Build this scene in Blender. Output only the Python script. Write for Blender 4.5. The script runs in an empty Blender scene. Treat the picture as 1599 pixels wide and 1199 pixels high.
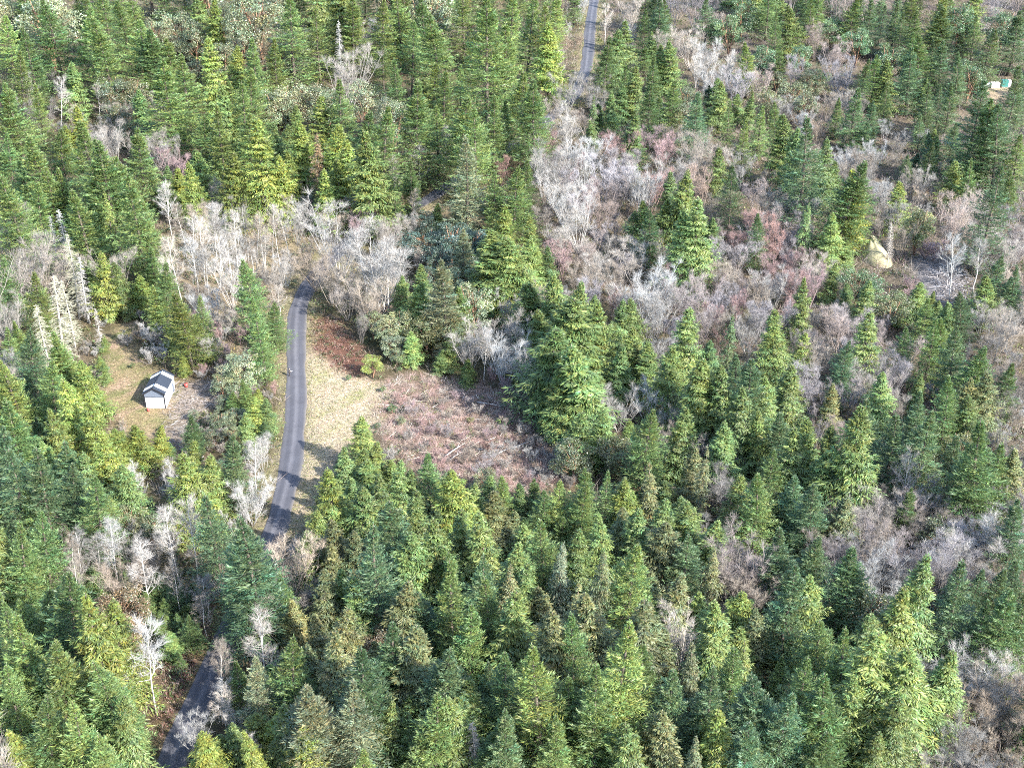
import bpy, math, random
import numpy as np
from mathutils import Vector, Matrix, Quaternion

# ------------------------------------------------------------------ camera, sky, sun, exposure
scene = bpy.context.scene
C = scene.collection
W, HH, FPX = 1599.0, 1199.0, 2100.0          # photograph size and focal length in its pixels
PITCH = math.radians(29.0)
SLOPE = math.tan(math.radians(0.5))
CAMZ, Y0 = 118.0, 213.0

cam_d = bpy.data.cameras.new("camera"); cam = bpy.data.objects.new("camera", cam_d); C.objects.link(cam)
cam.location = (0, 0, CAMZ); cam.rotation_euler = (math.pi/2 - PITCH, 0, 0)
cam_d.sensor_width = 36.0; cam_d.lens = 36.0*FPX/W; cam_d.clip_start = 0.5; cam_d.clip_end = 3000
scene.camera = cam

SUN_EL = math.radians(34.0)
_sh = Vector((-1.0, 0.8)).normalized()       # the way shadows fall on the ground
sunv = Vector((-_sh.x*math.cos(SUN_EL), -_sh.y*math.cos(SUN_EL), math.sin(SUN_EL)))
world = bpy.data.worlds.new("World"); scene.world = world; world.use_nodes = True
nt = world.node_tree; bg = nt.nodes["Background"]
sky = nt.nodes.new("ShaderNodeTexSky"); sky.sky_type = 'NISHITA'; sky.sun_disc = False
sky.sun_elevation = SUN_EL; sky.sun_rotation = math.atan2(sunv.x, sunv.y)
nt.links.new(sky.outputs[0], bg.inputs[0]); bg.inputs[1].default_value = 0.15
sun_d = bpy.data.lights.new("sun", 'SUN'); sun_d.energy = 3.7; sun_d.angle = math.radians(0.53); sun_d.color = (1.0, 0.95, 0.87)
sun = bpy.data.objects.new("sun", sun_d); C.objects.link(sun); sun.rotation_euler = sunv.to_track_quat('Z', 'Y').to_euler()
vs = scene.view_settings; vs.view_transform = 'Standard'; vs.look = 'None'; vs.exposure = 2.5; vs.gamma = 1.0; vs.use_curve_mapping = False
scene.render.engine = 'CYCLES'
cy = scene.cycles; cy.max_bounces = 3; cy.diffuse_bounces = 2; cy.glossy_bounces = 1; cy.transmission_bounces = 2; cy.use_denoising = False; cy.filter_width = 1.0
cy.use_adaptive_sampling = True; cy.adaptive_threshold = 0.025; cy.adaptive_min_samples = 56

# ------------------------------------------------------------------ terrain function and pixel -> ground
def ground(x, y):
    z = SLOPE*(y - Y0)
    z = z + 1.6*np.sin(x*0.027 + 1.3)*np.sin(y*0.022 + 0.4) + 0.5*np.sin(x*0.08 + y*0.05) + 0.3*np.sin(x*0.06 - y*0.10 + 2.0)
    return z
SP, CP = math.sin(PITCH), math.cos(PITCH)
def ray(px, py):
    u, v = (px - W/2)/FPX, (py - HH/2)/FPX
    return np.array([u, CP - v*SP, -SP - v*CP])
def at(px, py, h=0.0):
    """the ground point whose mark at height h above it is seen at this pixel"""
    d = ray(px, py); lo, hi = 20.0, 2500.0
    if d[2]*hi + CAMZ - (ground(d[0]*hi, d[1]*hi) + h) > 0: return None
    for _ in range(46):
        m = 0.5*(lo + hi)
        if d[2]*m + CAMZ - (ground(d[0]*m, d[1]*m) + h) > 0: lo = m
        else: hi = m
    return np.array([d[0]*lo, d[1]*lo, ground(d[0]*lo, d[1]*lo)])
def proj(x, y, z):
    yy, zz = y, z - CAMZ
    dep = yy*CP - zz*SP; up = yy*SP + zz*CP
    return W/2 + FPX*x/dep, HH/2 - FPX*up/dep, dep
def inpoly(x, y, P):
    x = np.asarray(x, float); y = np.asarray(y, float); r = np.zeros(x.shape, bool); n = len(P)
    for i in range(n):
        x1, y1 = P[i][:2]; x2, y2 = P[(i+1) % n][:2]
        c = ((y1 > y) != (y2 > y)) & (x < (x2 - x1)*(y - y1)/((y2 - y1) if y2 != y1 else 1e-9) + x1)
        r ^= c
    return r
def gpoly(pts): return [tuple(at(*p)[:2]) for p in pts]

# ------------------------------------------------------------------ materials
def mat(name):
    m = bpy.data.materials.new(name); m.use_nodes = True; m.node_tree.nodes.clear()
    o = m.node_tree.nodes.new("ShaderNodeOutputMaterial")
    return m, m.node_tree.nodes, m.node_tree.links, o
def nd(ns, t, **k):
    n = ns.new(t)
    for a, b in k.items(): setattr(n, a, b)
    return n
def mix(ns, ls, a, b, f, mode='MIX'):
    n = nd(ns, "ShaderNodeMix", data_type='RGBA', blend_type=mode)
    for s, v in ((0, f), (6, a), (7, b)):
        if hasattr(v, "links") or hasattr(v, "is_output"): ls.new(v, n.inputs[s])
        else: n.inputs[s].default_value = v if s == 0 else (*v, 1)
    return n.outputs[2]
def noise(ns, ls, scale, detail=4, co='Object', rough=0.6):
    t = nd(ns, "ShaderNodeTexCoord"); n = nd(ns, "ShaderNodeTexNoise"); n.inputs["Scale"].default_value = scale
    n.inputs["Detail"].default_value = detail; n.inputs["Roughness"].default_value = rough
    ls.new(t.outputs[co], n.inputs["Vector"]); return n.outputs["Fac"]
def ramp(ns, ls, f, a, b, c0=(0, 0, 0), c1=(1, 1, 1)):
    r = nd(ns, "ShaderNodeValToRGB"); e = r.color_ramp.elements
    e[0].position = a; e[1].position = b; e[0].color = (*c0, 1); e[1].color = (*c1, 1)
    ls.new(f, r.inputs[0]); return r.outputs[0]

def leaf_material(name, transl=0.3, gloss=0.04, rough=0.45):
    """colour = the tree's own colour x a tint stored on each spray"""
    m, ns, ls, o = mat(name)
    oi = nd(ns, "ShaderNodeObjectInfo"); at_ = nd(ns, "ShaderNodeAttribute", attribute_name="tint")
    c = mix(ns, ls, oi.outputs["Color"], at_.outputs["Color"], 1.0, 'MULTIPLY')
    d = nd(ns, "ShaderNodeBsdfDiffuse"); t = nd(ns, "ShaderNodeBsdfTranslucent"); g = nd(ns, "ShaderNodeBsdfGlossy"); g.inputs["Roughness"].default_value = rough
    g.inputs["Color"].default_value = (0.9, 0.95, 1, 1)
    ls.new(c, d.inputs[0])
    tc = mix(ns, ls, c, (1.15, 1.2, 0.55), 1.0, 'MULTIPLY'); ls.new(tc, t.inputs[0])
    a = nd(ns, "ShaderNodeMixShader"); a.inputs[0].default_value = transl; ls.new(d.outputs[0], a.inputs[1]); ls.new(t.outputs[0], a.inputs[2])
    b = nd(ns, "ShaderNodeMixShader"); b.inputs[0].default_value = gloss; ls.new(a.outputs[0], b.inputs[1]); ls.new(g.outputs[0], b.inputs[2])
    ls.new(b.outputs[0], o.inputs[0]); return m
def bark_material(name, per_object=False, c0=(0.10, 0.075, 0.06), c1=(0.22, 0.18, 0.15), sc=6.0):
    m, ns, ls, o = mat(name); f = ramp(ns, ls, noise(ns, ls, sc, 5), 0.3, 0.7)
    p = nd(ns, "ShaderNodeBsdfPrincipled"); p.inputs["Roughness"].default_value = 0.85; p.inputs["Specular IOR Level"].default_value = 0.25
    if per_object:
        oi = nd(ns, "ShaderNodeObjectInfo"); v = mix(ns, ls, (0.72, 0.70, 0.68), (1.15, 1.15, 1.12), f)
        c = mix(ns, ls, oi.outputs["Color"], v, 1.0, 'MULTIPLY')
        ta = nd(ns, "ShaderNodeAttribute", attribute_name="tint"); c = mix(ns, ls, c, ta.outputs["Color"], 1.0, 'MULTIPLY')
    else: c = mix(ns, ls, c0, c1, f)
    ls.new(c, p.inputs["Base Color"]); ls.new(p.outputs[0], o.inputs[0]); return m
def plain(name, col, rough=0.6, var=0.15, sc=8.0, metal=0.0, bump=0.0):
    m, ns, ls, o = mat(name); f = noise(ns, ls, sc, 5); p = nd(ns, "ShaderNodeBsdfPrincipled")
    c = mix(ns, ls, tuple(v*(1 - var) for v in col), tuple(min(1, v*(1 + var)) for v in col), f)
    ls.new(c, p.inputs["Base Color"]); p.inputs["Roughness"].default_value = rough; p.inputs["Metallic"].default_value = metal
    if bump:
        b = nd(ns, "ShaderNodeBump"); b.inputs["Strength"].default_value = bump; ls.new(f, b.inputs["Height"]); ls.new(b.outputs[0], p.inputs["Normal"])
    ls.new(p.outputs[0], o.inputs[0]); return m
M_LEAF = leaf_material("conifer_needles", 0.38, 0.03, 0.5)
M_BROAD = leaf_material("broad_leaves", 0.25, 0.045, 0.40)
M_GROUNDLEAF = leaf_material("undergrowth_leaves", 0.25, 0.03, 0.5)
M_TRUNK = bark_material("conifer_bark", False, (.055, .045, .036), (.13, .108, .09))
M_BARK = bark_material("pale_bark", True, sc=3.0)
M_TWIG = bark_material("twig_bark", True, sc=0.6)

# ------------------------------------------------------------------ mesh collecting
class MB:
    def __init__(s): s.V, s.F, s.T, s.n = [], [], [], 0
    def add(s, V, F, T=None):
        V = np.asarray(V, np.float32).reshape(-1, 3); F = np.asarray(F, np.int32).reshape(-1, 3)
        s.V.append(V); s.F.append(F + s.n); s.n += len(V)
        s.T.append(np.ones((len(V), 3), np.float32) if T is None else np.broadcast_to(np.asarray(T, np.float32), (len(V), 3)))
    def mesh(s, name, material, smooth=False):
        V, F, T = np.concatenate(s.V), np.concatenate(s.F), np.concatenate(s.T)
        me = bpy.data.meshes.new(name); me.vertices.add(len(V)); me.vertices.foreach_set("co", V.ravel())
        me.loops.add(F.size); me.loops.foreach_set("vertex_index", F.ravel())
        me.polygons.add(len(F)); me.polygons.foreach_set("loop_start", np.arange(0, F.size, 3, dtype=np.int32))
        try: me.polygons.foreach_set("loop_total", np.full(len(F), 3, np.int32))
        except Exception: pass
        me.polygons.foreach_set("use_smooth", np.full(len(F), smooth, bool))
        a = me.attributes.new("tint", 'FLOAT_COLOR', 'POINT')
        a.data.foreach_set("color", np.concatenate([T, np.ones((len(T), 1), np.float32)], 1).ravel())
        me.materials.append(material); me.update(calc_edges=True); return me
def nrm(a): return a/np.maximum(np.linalg.norm(a, axis=-1, keepdims=True), 1e-9)
def blades(mb, P, D, L, Wd, N, tint, fold=0.35):
    """leaf-shaped folded sprays: P base, D direction, L length, Wd width, N upper side"""
    D = nrm(D); S = nrm(np.cross(D, N)); U = np.cross(S, D)
    L = L[:, None]; w = Wd[:, None]*0.5
    m = P + D*L*0.45
    V = np.stack([P, m + S*w - U*w*fold, P + D*L - U*w*fold*0.6, m - S*w - U*w*fold], 1)
    n = len(P); i = np.arange(n)[:, None]*4
    F = np.concatenate([i + np.array([[0, 1, 2]]), i + np.array([[0, 2, 3]])], 0)
    mb.add(V.reshape(-1, 3), F, np.repeat(tint, 4, 0))
def spikes(mb, P, D, L, Wd, tint, rng, bend=0.15):
    """thin three-sided twigs with a bend"""
    D = nrm(D); n = len(P); R = nrm(rng.normal(size=(n, 3))); S = nrm(np.cross(D, R)); U = np.cross(S, D)
    L = L[:, None]; w = Wd[:, None]*0.5
    m = P + D*L*0.55 + U*L*bend*0.5; t = P + D*L + U*L*bend*1.2*rng.uniform(-.6, 1, (n, 1))
    rows = []
    for c, k in ((P, 1.0), (m, 0.7)):
        for a in (0, 2.0944, 4.1888): rows.append(c + (S*math.cos(a) + U*math.sin(a))*w*k)
    V = np.stack(rows + [t], 1); i = np.arange(n)[:, None]*7; F = []
    for a in range(3):
        b = (a + 1) % 3
        F += [i + np.array([[a, b, 3 + b]]), i + np.array([[a, 3 + b, 3 + a]]), i + np.array([[3 + a, 3 + b, 6]])]
    mb.add(V.reshape(-1, 3), np.concatenate(F, 0), np.repeat(tint, 7, 0))
def tube(mb, pts, rad, sides=6, tint=None):
    pts = np.asarray(pts, float); k = len(pts); T = nrm(np.gradient(pts, axis=0))
    ref = np.array([0.31, 0.95, 0.05]) if abs(T[0, 2]) > 0.6 else np.array([0.02, 0.05, 1.0])
    S = nrm(np.cross(T, ref)); U = np.cross(S, T); a = np.arange(sides)*2*math.pi/sides
    V = pts[:, None, :] + (S[:, None, :]*np.cos(a)[None, :, None] + U[:, None, :]*np.sin(a)[None, :, None])*np.asarray(rad)[:, None, None]
    F = []
    for j in range(k - 1):
        for q in range(sides):
            r = (q + 1) % sides; A, B, Cc, Dd = j*sides + q, j*sides + r, (j+1)*sides + r, (j+1)*sides + q
            F += [(A, B, Cc), (A, Cc, Dd)]
    V = V.reshape(-1, 3); c0 = len(V); V = np.concatenate([V, pts[:1], pts[-1:]])
    for q in range(sides):
        r = (q + 1) % sides; F += [(c0, r, q), (c0 + 1, (k-1)*sides + q, (k-1)*sides + r)]
    mb.add(V, F, tint)
def box(mb, x0, x1, y0, y1, z0, z1, tint=None):
    V = [(x, y, z) for x in (x0, x1) for y in (y0, y1) for z in (z0, z1)]
    F = [(0,1,3),(0,3,2),(4,6,7),(4,7,5),(0,4,5),(0,5,1),(2,3,7),(2,7,6),(0,2,6),(0,6,4),(1,5,7),(1,7,3)]
    mb.add(V, F, tint)
def jit_tint(rng, n, v=0.25, hue=0.12):
    b = np.exp(rng.normal(0, v, (n, 1))); h = rng.normal(0, hue, (n, 1))
    return np.clip(b*np.concatenate([1 + h, np.ones((n, 1)), 1 - h*0.6], 1), 0.25, 2.2)

# ------------------------------------------------------------------ tree kinds
def conifer(seed, H=20.0, R=3.6, nb=190, style='fir', dens=1.0, base=0.08):
    rng = np.random.default_rng(seed); tr, cr = MB(), MB()
    zz = np.linspace(0, 1, 9); lean = rng.normal(0, 0.022*H, 2)
    ax = lambda t: np.stack([lean[0]*t*t + 0.05*np.sin(t*9 + seed), lean[1]*t*t + 0.05*np.cos(t*7 + seed), H*t], -1)
    tube(tr, ax(zz) - np.array([0, 0, 0.4])*(zz == 0)[:, None], 0.0125*H*(1 - zz)**0.8*(1 + 0.35*(zz == 0)) + 0.015, 7)
    u = np.sort(rng.uniform(0, 1, nb)**0.92); t = base + (0.975 - base)*u**.92
    prof = {'fir': 0.98, 'cedar': 0.84, 'hemlock': 0.95}[style]
    L = R*(1 - t)**prof*np.where(rng.uniform(size=nb) < .12, 1.12, 1.0)*rng.uniform(0.58, 1.22, nb)*np.minimum(1, 0.62 + 2.2*(t - base)) + 0.10
    az = np.arange(nb)*2.39996 + rng.normal(0, 0.35, nb)
    lob = 1 + 0.13*np.sin(az*2 + seed) + 0.10*np.sin(az*3 + t*9 + seed*2)      # an uneven outline
    L *= lob*(1 + .13*np.sin(t*rng.uniform(9, 16) + seed*1.7) + .08*np.sin(t*31 + seed))
    if style == 'fir':    e0 = -0.08 + 1.05*t**1.6 + rng.normal(0, 0.17, nb); dr, upt = 0.34, 0.34
    elif style == 'cedar': e0 = 0.05 + 0.95*t**1.5 + rng.normal(0, 0.2, nb); dr, upt = 0.62, 0.32
    else:                  e0 = 0.05 + 0.6*t + rng.normal(0, 0.14, nb); dr, upt = 0.75, 0.10
    B = ax(t); hd = np.stack([np.cos(az), np.sin(az), 0*az], -1); up = np.array([0, 0, 1.0])
    def pos(s): return B[:, None, :] + hd[:, None, :]*(L*np.cos(e0))[:, None, None]*s[None, :, None] + up*((L*np.sin(e0))[:, None]*s - dr*L[:, None]*s**2 + upt*L[:, None]*s**3)[..., None]
    # limb wood
    for i in range(0, nb, 2):
        p = pos(np.array([0, 0.35, 0.7]))[i]; tube(tr, p, [0.012*L[i] + 0.012, 0.008*L[i] + 0.008, 0.006], 3)
    ns_ = 9 if style == 'cedar' else 8
    s = np.linspace(0.16, 1.0, ns_); Pp = pos(s); Tn = nrm(pos(np.minimum(s + 0.02, 1.02)) - pos(s - 0.02))
    bough = jit_tint(rng, nb, .20, .10); sidev = nrm(np.cross(Tn, up))
    for sg in (-1, 1):
        ll = (L[:, None]*0.46*(1.06 - s)**0.75*rng.uniform(0.6, 1.25, (nb, ns_)) + 0.14)
        fw = rng.uniform(0.5, 0.95, (nb, ns_, 1))
        dn = {'fir': rng.normal(-0.06, 0.12, (nb, ns_, 1)), 'cedar': rng.normal(-0.38, 0.22, (nb, ns_, 1)), 'hemlock': rng.normal(-0.45, 0.2, (nb, ns_, 1))}[style]
        lat = nrm(sidev*sg + Tn*fw + up*dn)
        K = 4
        for q in range(K):
            keep = rng.uniform(size=(nb, ns_)) < dens*(1.0 if q < 3 else 0.8)
            uu = (q + rng.uniform(0.1, 0.9, (nb, ns_)))/K
            p = (Pp + lat*(ll*uu)[..., None] + up*(-0.10*ll*uu**2*(3 if style != 'fir' else 1))[..., None])[keep]
            n = len(p)
            d = lat[keep] + Tn[keep]*rng.uniform(-0.3, 0.7, (n, 1)) + rng.normal(0, 0.28, (n, 3))
            if style == 'cedar': d[:, 2] -= rng.uniform(0.1, 0.75, n); Ln, Wn = rng.uniform(0.28, 0.62, n), rng.uniform(0.08, 0.15, n)
            elif style == 'hemlock': d[:, 2] -= rng.uniform(0.2, 0.6, n); Ln, Wn = rng.uniform(0.28, 0.6, n), rng.uniform(0.07, 0.13, n)
            else: d[:, 2] += rng.uniform(-0.1, 0.3, n); Ln, Wn = rng.uniform(0.28, 0.64, n), rng.uniform(0.06, 0.115, n)
            N = up*np.ones((n, 1)) + rng.normal(0, 0.45, (n, 3)) + (hd[:, None, :]*np.ones((1, ns_, 1)))[keep]*(0.9 if style == 'cedar' else 0.25)
            bt = np.repeat(bough[:, None, :], ns_, 1)[keep]     # whole boughs differ a little
            sl_ = np.repeat(np.clip(.30 + .70*L/1.9, 0, 1)[:, None], ns_, 1)[keep]
            blades(cr, p, d, Ln*sl_, Wn*np.sqrt(sl_), N, jit_tint(rng, n)*bt)
    # pointed bough ends
    tip = pos(np.array([0.97]))[:, 0]; td = nrm(pos(np.array([1.0]))[:, 0] - pos(np.array([0.9]))[:, 0])
    for q in range(3): blades(cr, tip, td + rng.normal(0, .16, (nb, 3)), rng.uniform(.35, .95, nb)*np.clip(.18 + .82*L/2.2, 0, 1), rng.uniform(.07, .13, nb), up*np.ones((nb, 1)) + rng.normal(0, .4, (nb, 3)), jit_tint(rng, nb)*1.08)
    # leader
    n = 30; zt = rng.uniform(0.92, 1.0, n); a = rng.uniform(0, 6.28, n)
    blades(cr, ax(zt), np.stack([np.cos(a), np.sin(a), rng.uniform(0.6, 1.6, n)], -1), rng.uniform(0.2, 0.45, n), np.full(n, 0.09), rng.normal(size=(n, 3)), jit_tint(rng, n))
    return tr.mesh(style + "_trunk", M_TRUNK, True), cr.mesh(style + "_crown", M_LEAF), H

def limbs(rng, H, stems, spread, lo, nbr, blen, up_bias, r0, lvl2=5, wob=0.07):
    """woody skeleton: stems and two orders of branches; returns the polylines of each order"""
    S0, S1, S2 = [], [], []
    for k in range(stems):
        a = rng.uniform(0, 6.28) if stems > 1 else rng.uniform(0, 6.28); sp = spread*rng.uniform(0.35, 1.15) if stems > 1 else spread*0.3
        h = H*(rng.uniform(0.78, 1.0) if stems > 1 else 1.0); n = 8; t = np.linspace(0, 1, n)
        off = 0.12*rng.normal(size=2)*(stems > 1)
        x = off[0] + math.cos(a)*sp*h*(t**.9) + np.cumsum(rng.normal(0, wob*h/n, n)); y = off[1] + math.sin(a)*sp*h*(t**.9) + np.cumsum(rng.normal(0, wob*h/n, n))
        P = np.stack([x, y, h*t - 0.3*(t == 0)], -1); r = r0*(0.75 if stems > 1 else 1)*(1 - t)**0.75 + 0.012; S0.append((P, r))
        for _ in range(nbr):
            u = lo + (0.97 - lo)*rng.uniform()**0.85; i = u*(n - 1); j = min(int(i), n - 2); p = P[j] + (P[j+1] - P[j])*(i - j)
            az = rng.uniform(0, 6.28); bl = blen*H*(1.05 - u)**0.6*rng.uniform(0.55, 1.15); el = up_bias + rng.normal(0, 0.22)
            d = np.array([math.cos(az)*math.cos(el), math.sin(az)*math.cos(el), math.sin(el)]); m = 5; tt = np.linspace(0, 1, m)[:, None]
            Q = p + d*bl*tt + np.array([0, 0, 1])*bl*0.32*tt**2 + np.cumsum(rng.normal(0, 0.045*bl, (m, 3)), 0)*(tt > 0)
            rr = max(0.010, np.interp(u, np.linspace(0, 1, n), r)*0.36); S1.append((Q, rr*(1 - tt[:, 0])**0.8 + 0.008))
            for _ in range(lvl2):
                v = rng.uniform(0.25, 0.98); i = v*(m - 1); jj = min(int(i), m - 2); q = Q[jj] + (Q[jj+1] - Q[jj])*(i - jj)
                dd = nrm(d + rng.normal(0, 0.55, 3) + np.array([0, 0, 0.35])); l2 = bl*0.48*(1.15 - v)*rng.uniform(0.6, 1.2) + 0.25; t3 = np.linspace(0, 1, 4)[:, None]
                Q2 = q + dd*l2*t3 + np.array([0, 0, 0.12])*l2*t3**2 + np.cumsum(rng.normal(0, 0.05*l2, (4, 3)), 0)*(t3 > 0)
                S2.append((Q2, 0.010*(1 - t3[:, 0]) + 0.006))
    return S0, S1, S2
def bare(seed, H=14.0, stems=1, spread=0.1, lo=0.35, nbr=34, blen=0.24, up_bias=0.75, r0=0.16, lvl2=5, tw=7, twl=0.75, tww=0.026, moss=0.0):
    rng = np.random.default_rng(seed); tr, br = MB(), MB()
    S0, S1, S2 = limbs(rng, H, stems, spread, lo, nbr, blen, up_bias, r0, lvl2)
    for P, r in S0: tube(tr, P, r, 6)
    for P, r in S1: tube(br, P, r, 4)
    for P, r in S2: tube(br, P, r, 3)
    ps, ds = [], []
    for P, r in S2:
        k = tw; v = rng.uniform(0.35, 1.0, k)*(len(P) - 1); j = np.minimum(v.astype(int), len(P) - 2); f = (v - j)[:, None]
        ps.append(P[j]*(1 - f) + P[j+1]*f); ds.append(nrm(P[j+1] - P[j]) + rng.normal(0, 0.5, (k, 3)) + np.array([0, 0, 0.25]))
    p, d = np.concatenate(ps), np.concatenate(ds); n = len(p)
    spikes(br, p, d, rng.uniform(0.45, 1.25, n)*twl, np.full(n, tww), jit_tint(rng, n, 0.16, 0.05), rng)
    return tr.mesh("bare_trunk", M_BARK, True), br.mesh("bare_branches", M_TWIG), H
def snag(seed, H=15.0, R=1.9):
    """a dead conifer: pale bole, all its small dry branches still on"""
    rng = np.random.default_rng(seed); tr, br = MB(), MB(); zz = np.linspace(0, 1, 9)
    tube(tr, np.stack([0.1*np.sin(zz*5 + seed), 0.1*np.cos(zz*4), H*zz - 0.3*(zz == 0)], -1), 0.013*H*(1 - zz)**0.8 + 0.02, 7)
    nb = 210; t = rng.uniform(0.15, 0.99, nb); az = np.arange(nb)*2.4 + rng.normal(0, .3, nb); L = R*(1 - t)**0.6*rng.uniform(0.5, 1.15, nb) + 0.2
    B = np.stack([0.1*np.sin(t*5 + seed), 0.1*np.cos(t*4), H*t], -1); e = 0.25*t - 0.12 + rng.normal(0, 0.13, nb)
    ps, ds, ls_ = [], [], []
    for i in range(nb):
        d = np.array([math.cos(az[i])*math.cos(e[i]), math.sin(az[i])*math.cos(e[i]), math.sin(e[i])]); tt = np.linspace(0, 1, 4)[:, None]
        P = B[i] + d*L[i]*tt + np.array([0, 0, -0.25])*L[i]*tt**2; tube(br, P, 0.024*(1 - tt[:, 0]) + 0.008, 3)
        k = 9; v = rng.uniform(0.15, 1.0, k)[:, None]; ps.append(B[i] + d*L[i]*v + np.array([0, 0, -0.25])*L[i]*v*v)
        sd = np.cross(d, [0, 0, 1.0])*rng.choice([-1, 1], k)[:, None]; ds.append(sd + d*0.7 + rng.normal(0, .25, (k, 3)) - np.array([0, 0, .15])); ls_.append(L[i]*0.42*(1.1 - v[:, 0]) + 0.12)
    p, d, l = map(np.concatenate, (ps, ds, ls_)); n = len(p)
    spikes(br, p, d, l*rng.uniform(.6, 1.3, n), np.full(n, 0.035), jit_tint(rng, n, 0.12, 0.04), rng)
    return tr.mesh("snag_trunk", M_BARK, True), br.mesh("snag_branches", M_TWIG), H
def madrone(seed, H=11.0, Rc=3.2, ncl=26, leaf=0.26, per=170):
    """broad evergreen: leaning limbs carrying separate rounded leaf clumps"""
    rng = np.random.default_rng(seed); tr, cr = MB(), MB()
    for k in range(3):
        a = rng.uniform(0, 6.28); t = np.linspace(0, 1, 6); h = H*rng.uniform(0.7, 0.92)
        P = np.stack([math.cos(a)*Rc*0.55*t**1.3, math.sin(a)*Rc*0.55*t**1.3, h*t - .3*(t == 0)], -1) + np.cumsum(rng.normal(0, .08, (6, 3)), 0)*(t > 0)[:, None]
        tube(tr, P, 0.14*(1 - t)**0.7 + 0.03, 6)
    for k in range(ncl):
        ph = rng.uniform(0, 6.28); ct = rng.uniform(-0.75, 1.0); st = math.sqrt(max(0, 1 - ct*ct)); rr = rng.uniform(0.55, 1.0)
        c = np.array([math.cos(ph)*st*Rc*rr, math.sin(ph)*st*Rc*rr, H*0.56 + ct*H*0.40*rr]); rc = rng.uniform(0.55, 1.1)*Rc*0.30
        tube(tr, np.stack([np.array([c[0]*0.3, c[1]*0.3, c[2] - 1.5]), c*0.6 + np.array([c[0]*.3, c[1]*.3, c[2] - 1.0])*.4, c]), [0.06, 0.045, 0.02], 4)
        n = int(per*rng.uniform(.7, 1.2)); d = nrm(rng.normal(size=(n, 3))*np.array([1, 1, .9]) + np.array([0, 0, .25])); p = c + d*rc*(rng.uniform(0.25, 1.0, (n, 1))**0.5)*np.array([1.1, 1.1, .75])
        bt = np.exp(rng.normal(0, 0.2)); hue = np.array([1 + rng.normal(0, .10), 1, 1 + rng.normal(0, .08)])
        blades(cr, p, d*0.6 + rng.normal(0, .5, (n, 3)), rng.uniform(.7, 1.3, n)*leaf, rng.uniform(.4, .65, n)*leaf, d + np.array([0, 0, .6]) + rng.normal(0, .35, (n, 3)), jit_tint(rng, n, .25, .1)*bt*hue)
    return tr.mesh("madrone_trunk", M_BARK, True), cr.mesh("madrone_crown", M_BROAD), H
KINDS = {
 'F': ([conifer(s, 20, r, nb, 'fir', dn) for s, r, nb, dn in ((1, 4.4, 240, 1.0), (2, 3.9, 230, .92), (3, 5.0, 250, 1.0), (4, 4.6, 200, .8), (5, 3.7, 240, 1.0), (6, 4.4, 230, .95), (7, 4.0, 190, .85), (8, 4.8, 230, .9))], 'fir_tree', 'fir'),
 'C': ([conifer(s, 17, r, nb, 'cedar', 1.0, 0.06) for s, r, nb in ((11, 3.9, 220), (12, 4.4, 230), (13, 3.4, 200), (14, 4.1, 220), (15, 3.7, 210), (16, 4.2, 190), (17, 3.6, 230))], 'cedar_tree', 'cedar'),
 'H': ([conifer(s, 17, r, nb, 'hemlock', dn, 0.12) for s, r, nb, dn in ((21, 2.6, 120, .7), (22, 2.2, 110, .75), (23, 2.9, 130, .65))], 'hemlock_tree', 'hemlock'),
 'A': ([madrone(s, 11, r, n) for s, r, n in ((31, 3.6, 46), (32, 3.2, 42), (33, 4.1, 52))], 'madrone_tree', 'madrone'),
 'D': ([bare(s, 14, 1, .12, .30, n, b, .66, .11, 6, 9, 1.0, .0155) for s, n, b in ((41, 40, .27), (42, 34, .30), (43, 44, .24), (44, 32, .27))], 'alder_tree', 'bare alder'),
 'M': ([bare(s, 11, st, sp, .22, n, b, .98, .055, 6, 9, 1.05, .0150) for s, st, sp, n, b in ((51, 10, .40, 7, .26), (52, 9, .46, 8, .26), (53, 12, .36, 6, .24), (54, 11, .50, 7, .25), (55, 8, .34, 9, .28))], 'maple_tree', 'bare maple'),
 'P': ([bare(s, 9, st, sp, .25, n, b, 1.0, .045, 6, 9, 1.0, .015) for s, st, sp, n, b in ((61, 7, .34, 8, .24), (62, 8, .38, 7, .24), (63, 6, .28, 9, .26))], 'twiggy_alder', 'bare alder'),
 'B': ([bare(s, 4.5, st, sp, .15, n, b, .75, .045, 4, 8, .55, .022) for s, st, sp, n, b in ((71, 8, .6, 7, .3), (72, 9, .7, 6, .3), (73, 7, .5, 8, .3))], 'bare_bush', 'bare bush'),
 'S': ([snag(s, 15, r) for s, r in ((81, 2.0), (82, 2.4), (83, 1.7))], 'dead_conifer', 'dead conifer'),
}
COL = {  # the real colours of the foliage or bark, by letter
 'g': ((.096, .148, .050), 'mid green'), 'd': ((.072, .118, .047), 'deep green'), 't': ((.078, .126, .060), 'bluish green'),
 'y': ((.152, .190, .046), 'bright yellow-green'), 'l': ((.122, .172, .056), 'light green'), 'o': ((.122, .138, .060), 'olive'),
 'p': ((.145, .165, .096), 'pale grey-green'), 'b': ((.165, .125, .075), 'brownish'), 'z': ((.052, .080, .062), 'dark grey-green'), 'k': ((.100, .118, .066), 'dull grey-green'),
 'w': ((.275, .268, .260), 'whitish grey'), 'n': ((.205, .192, .178), 'tan grey'), 'v': ((.205, .188, .194), 'mauve grey'), 'r': ((.225, .162, .165), 'pinkish'), 'q': ((.165, .152, .142), 'dull brown-grey')}

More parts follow.
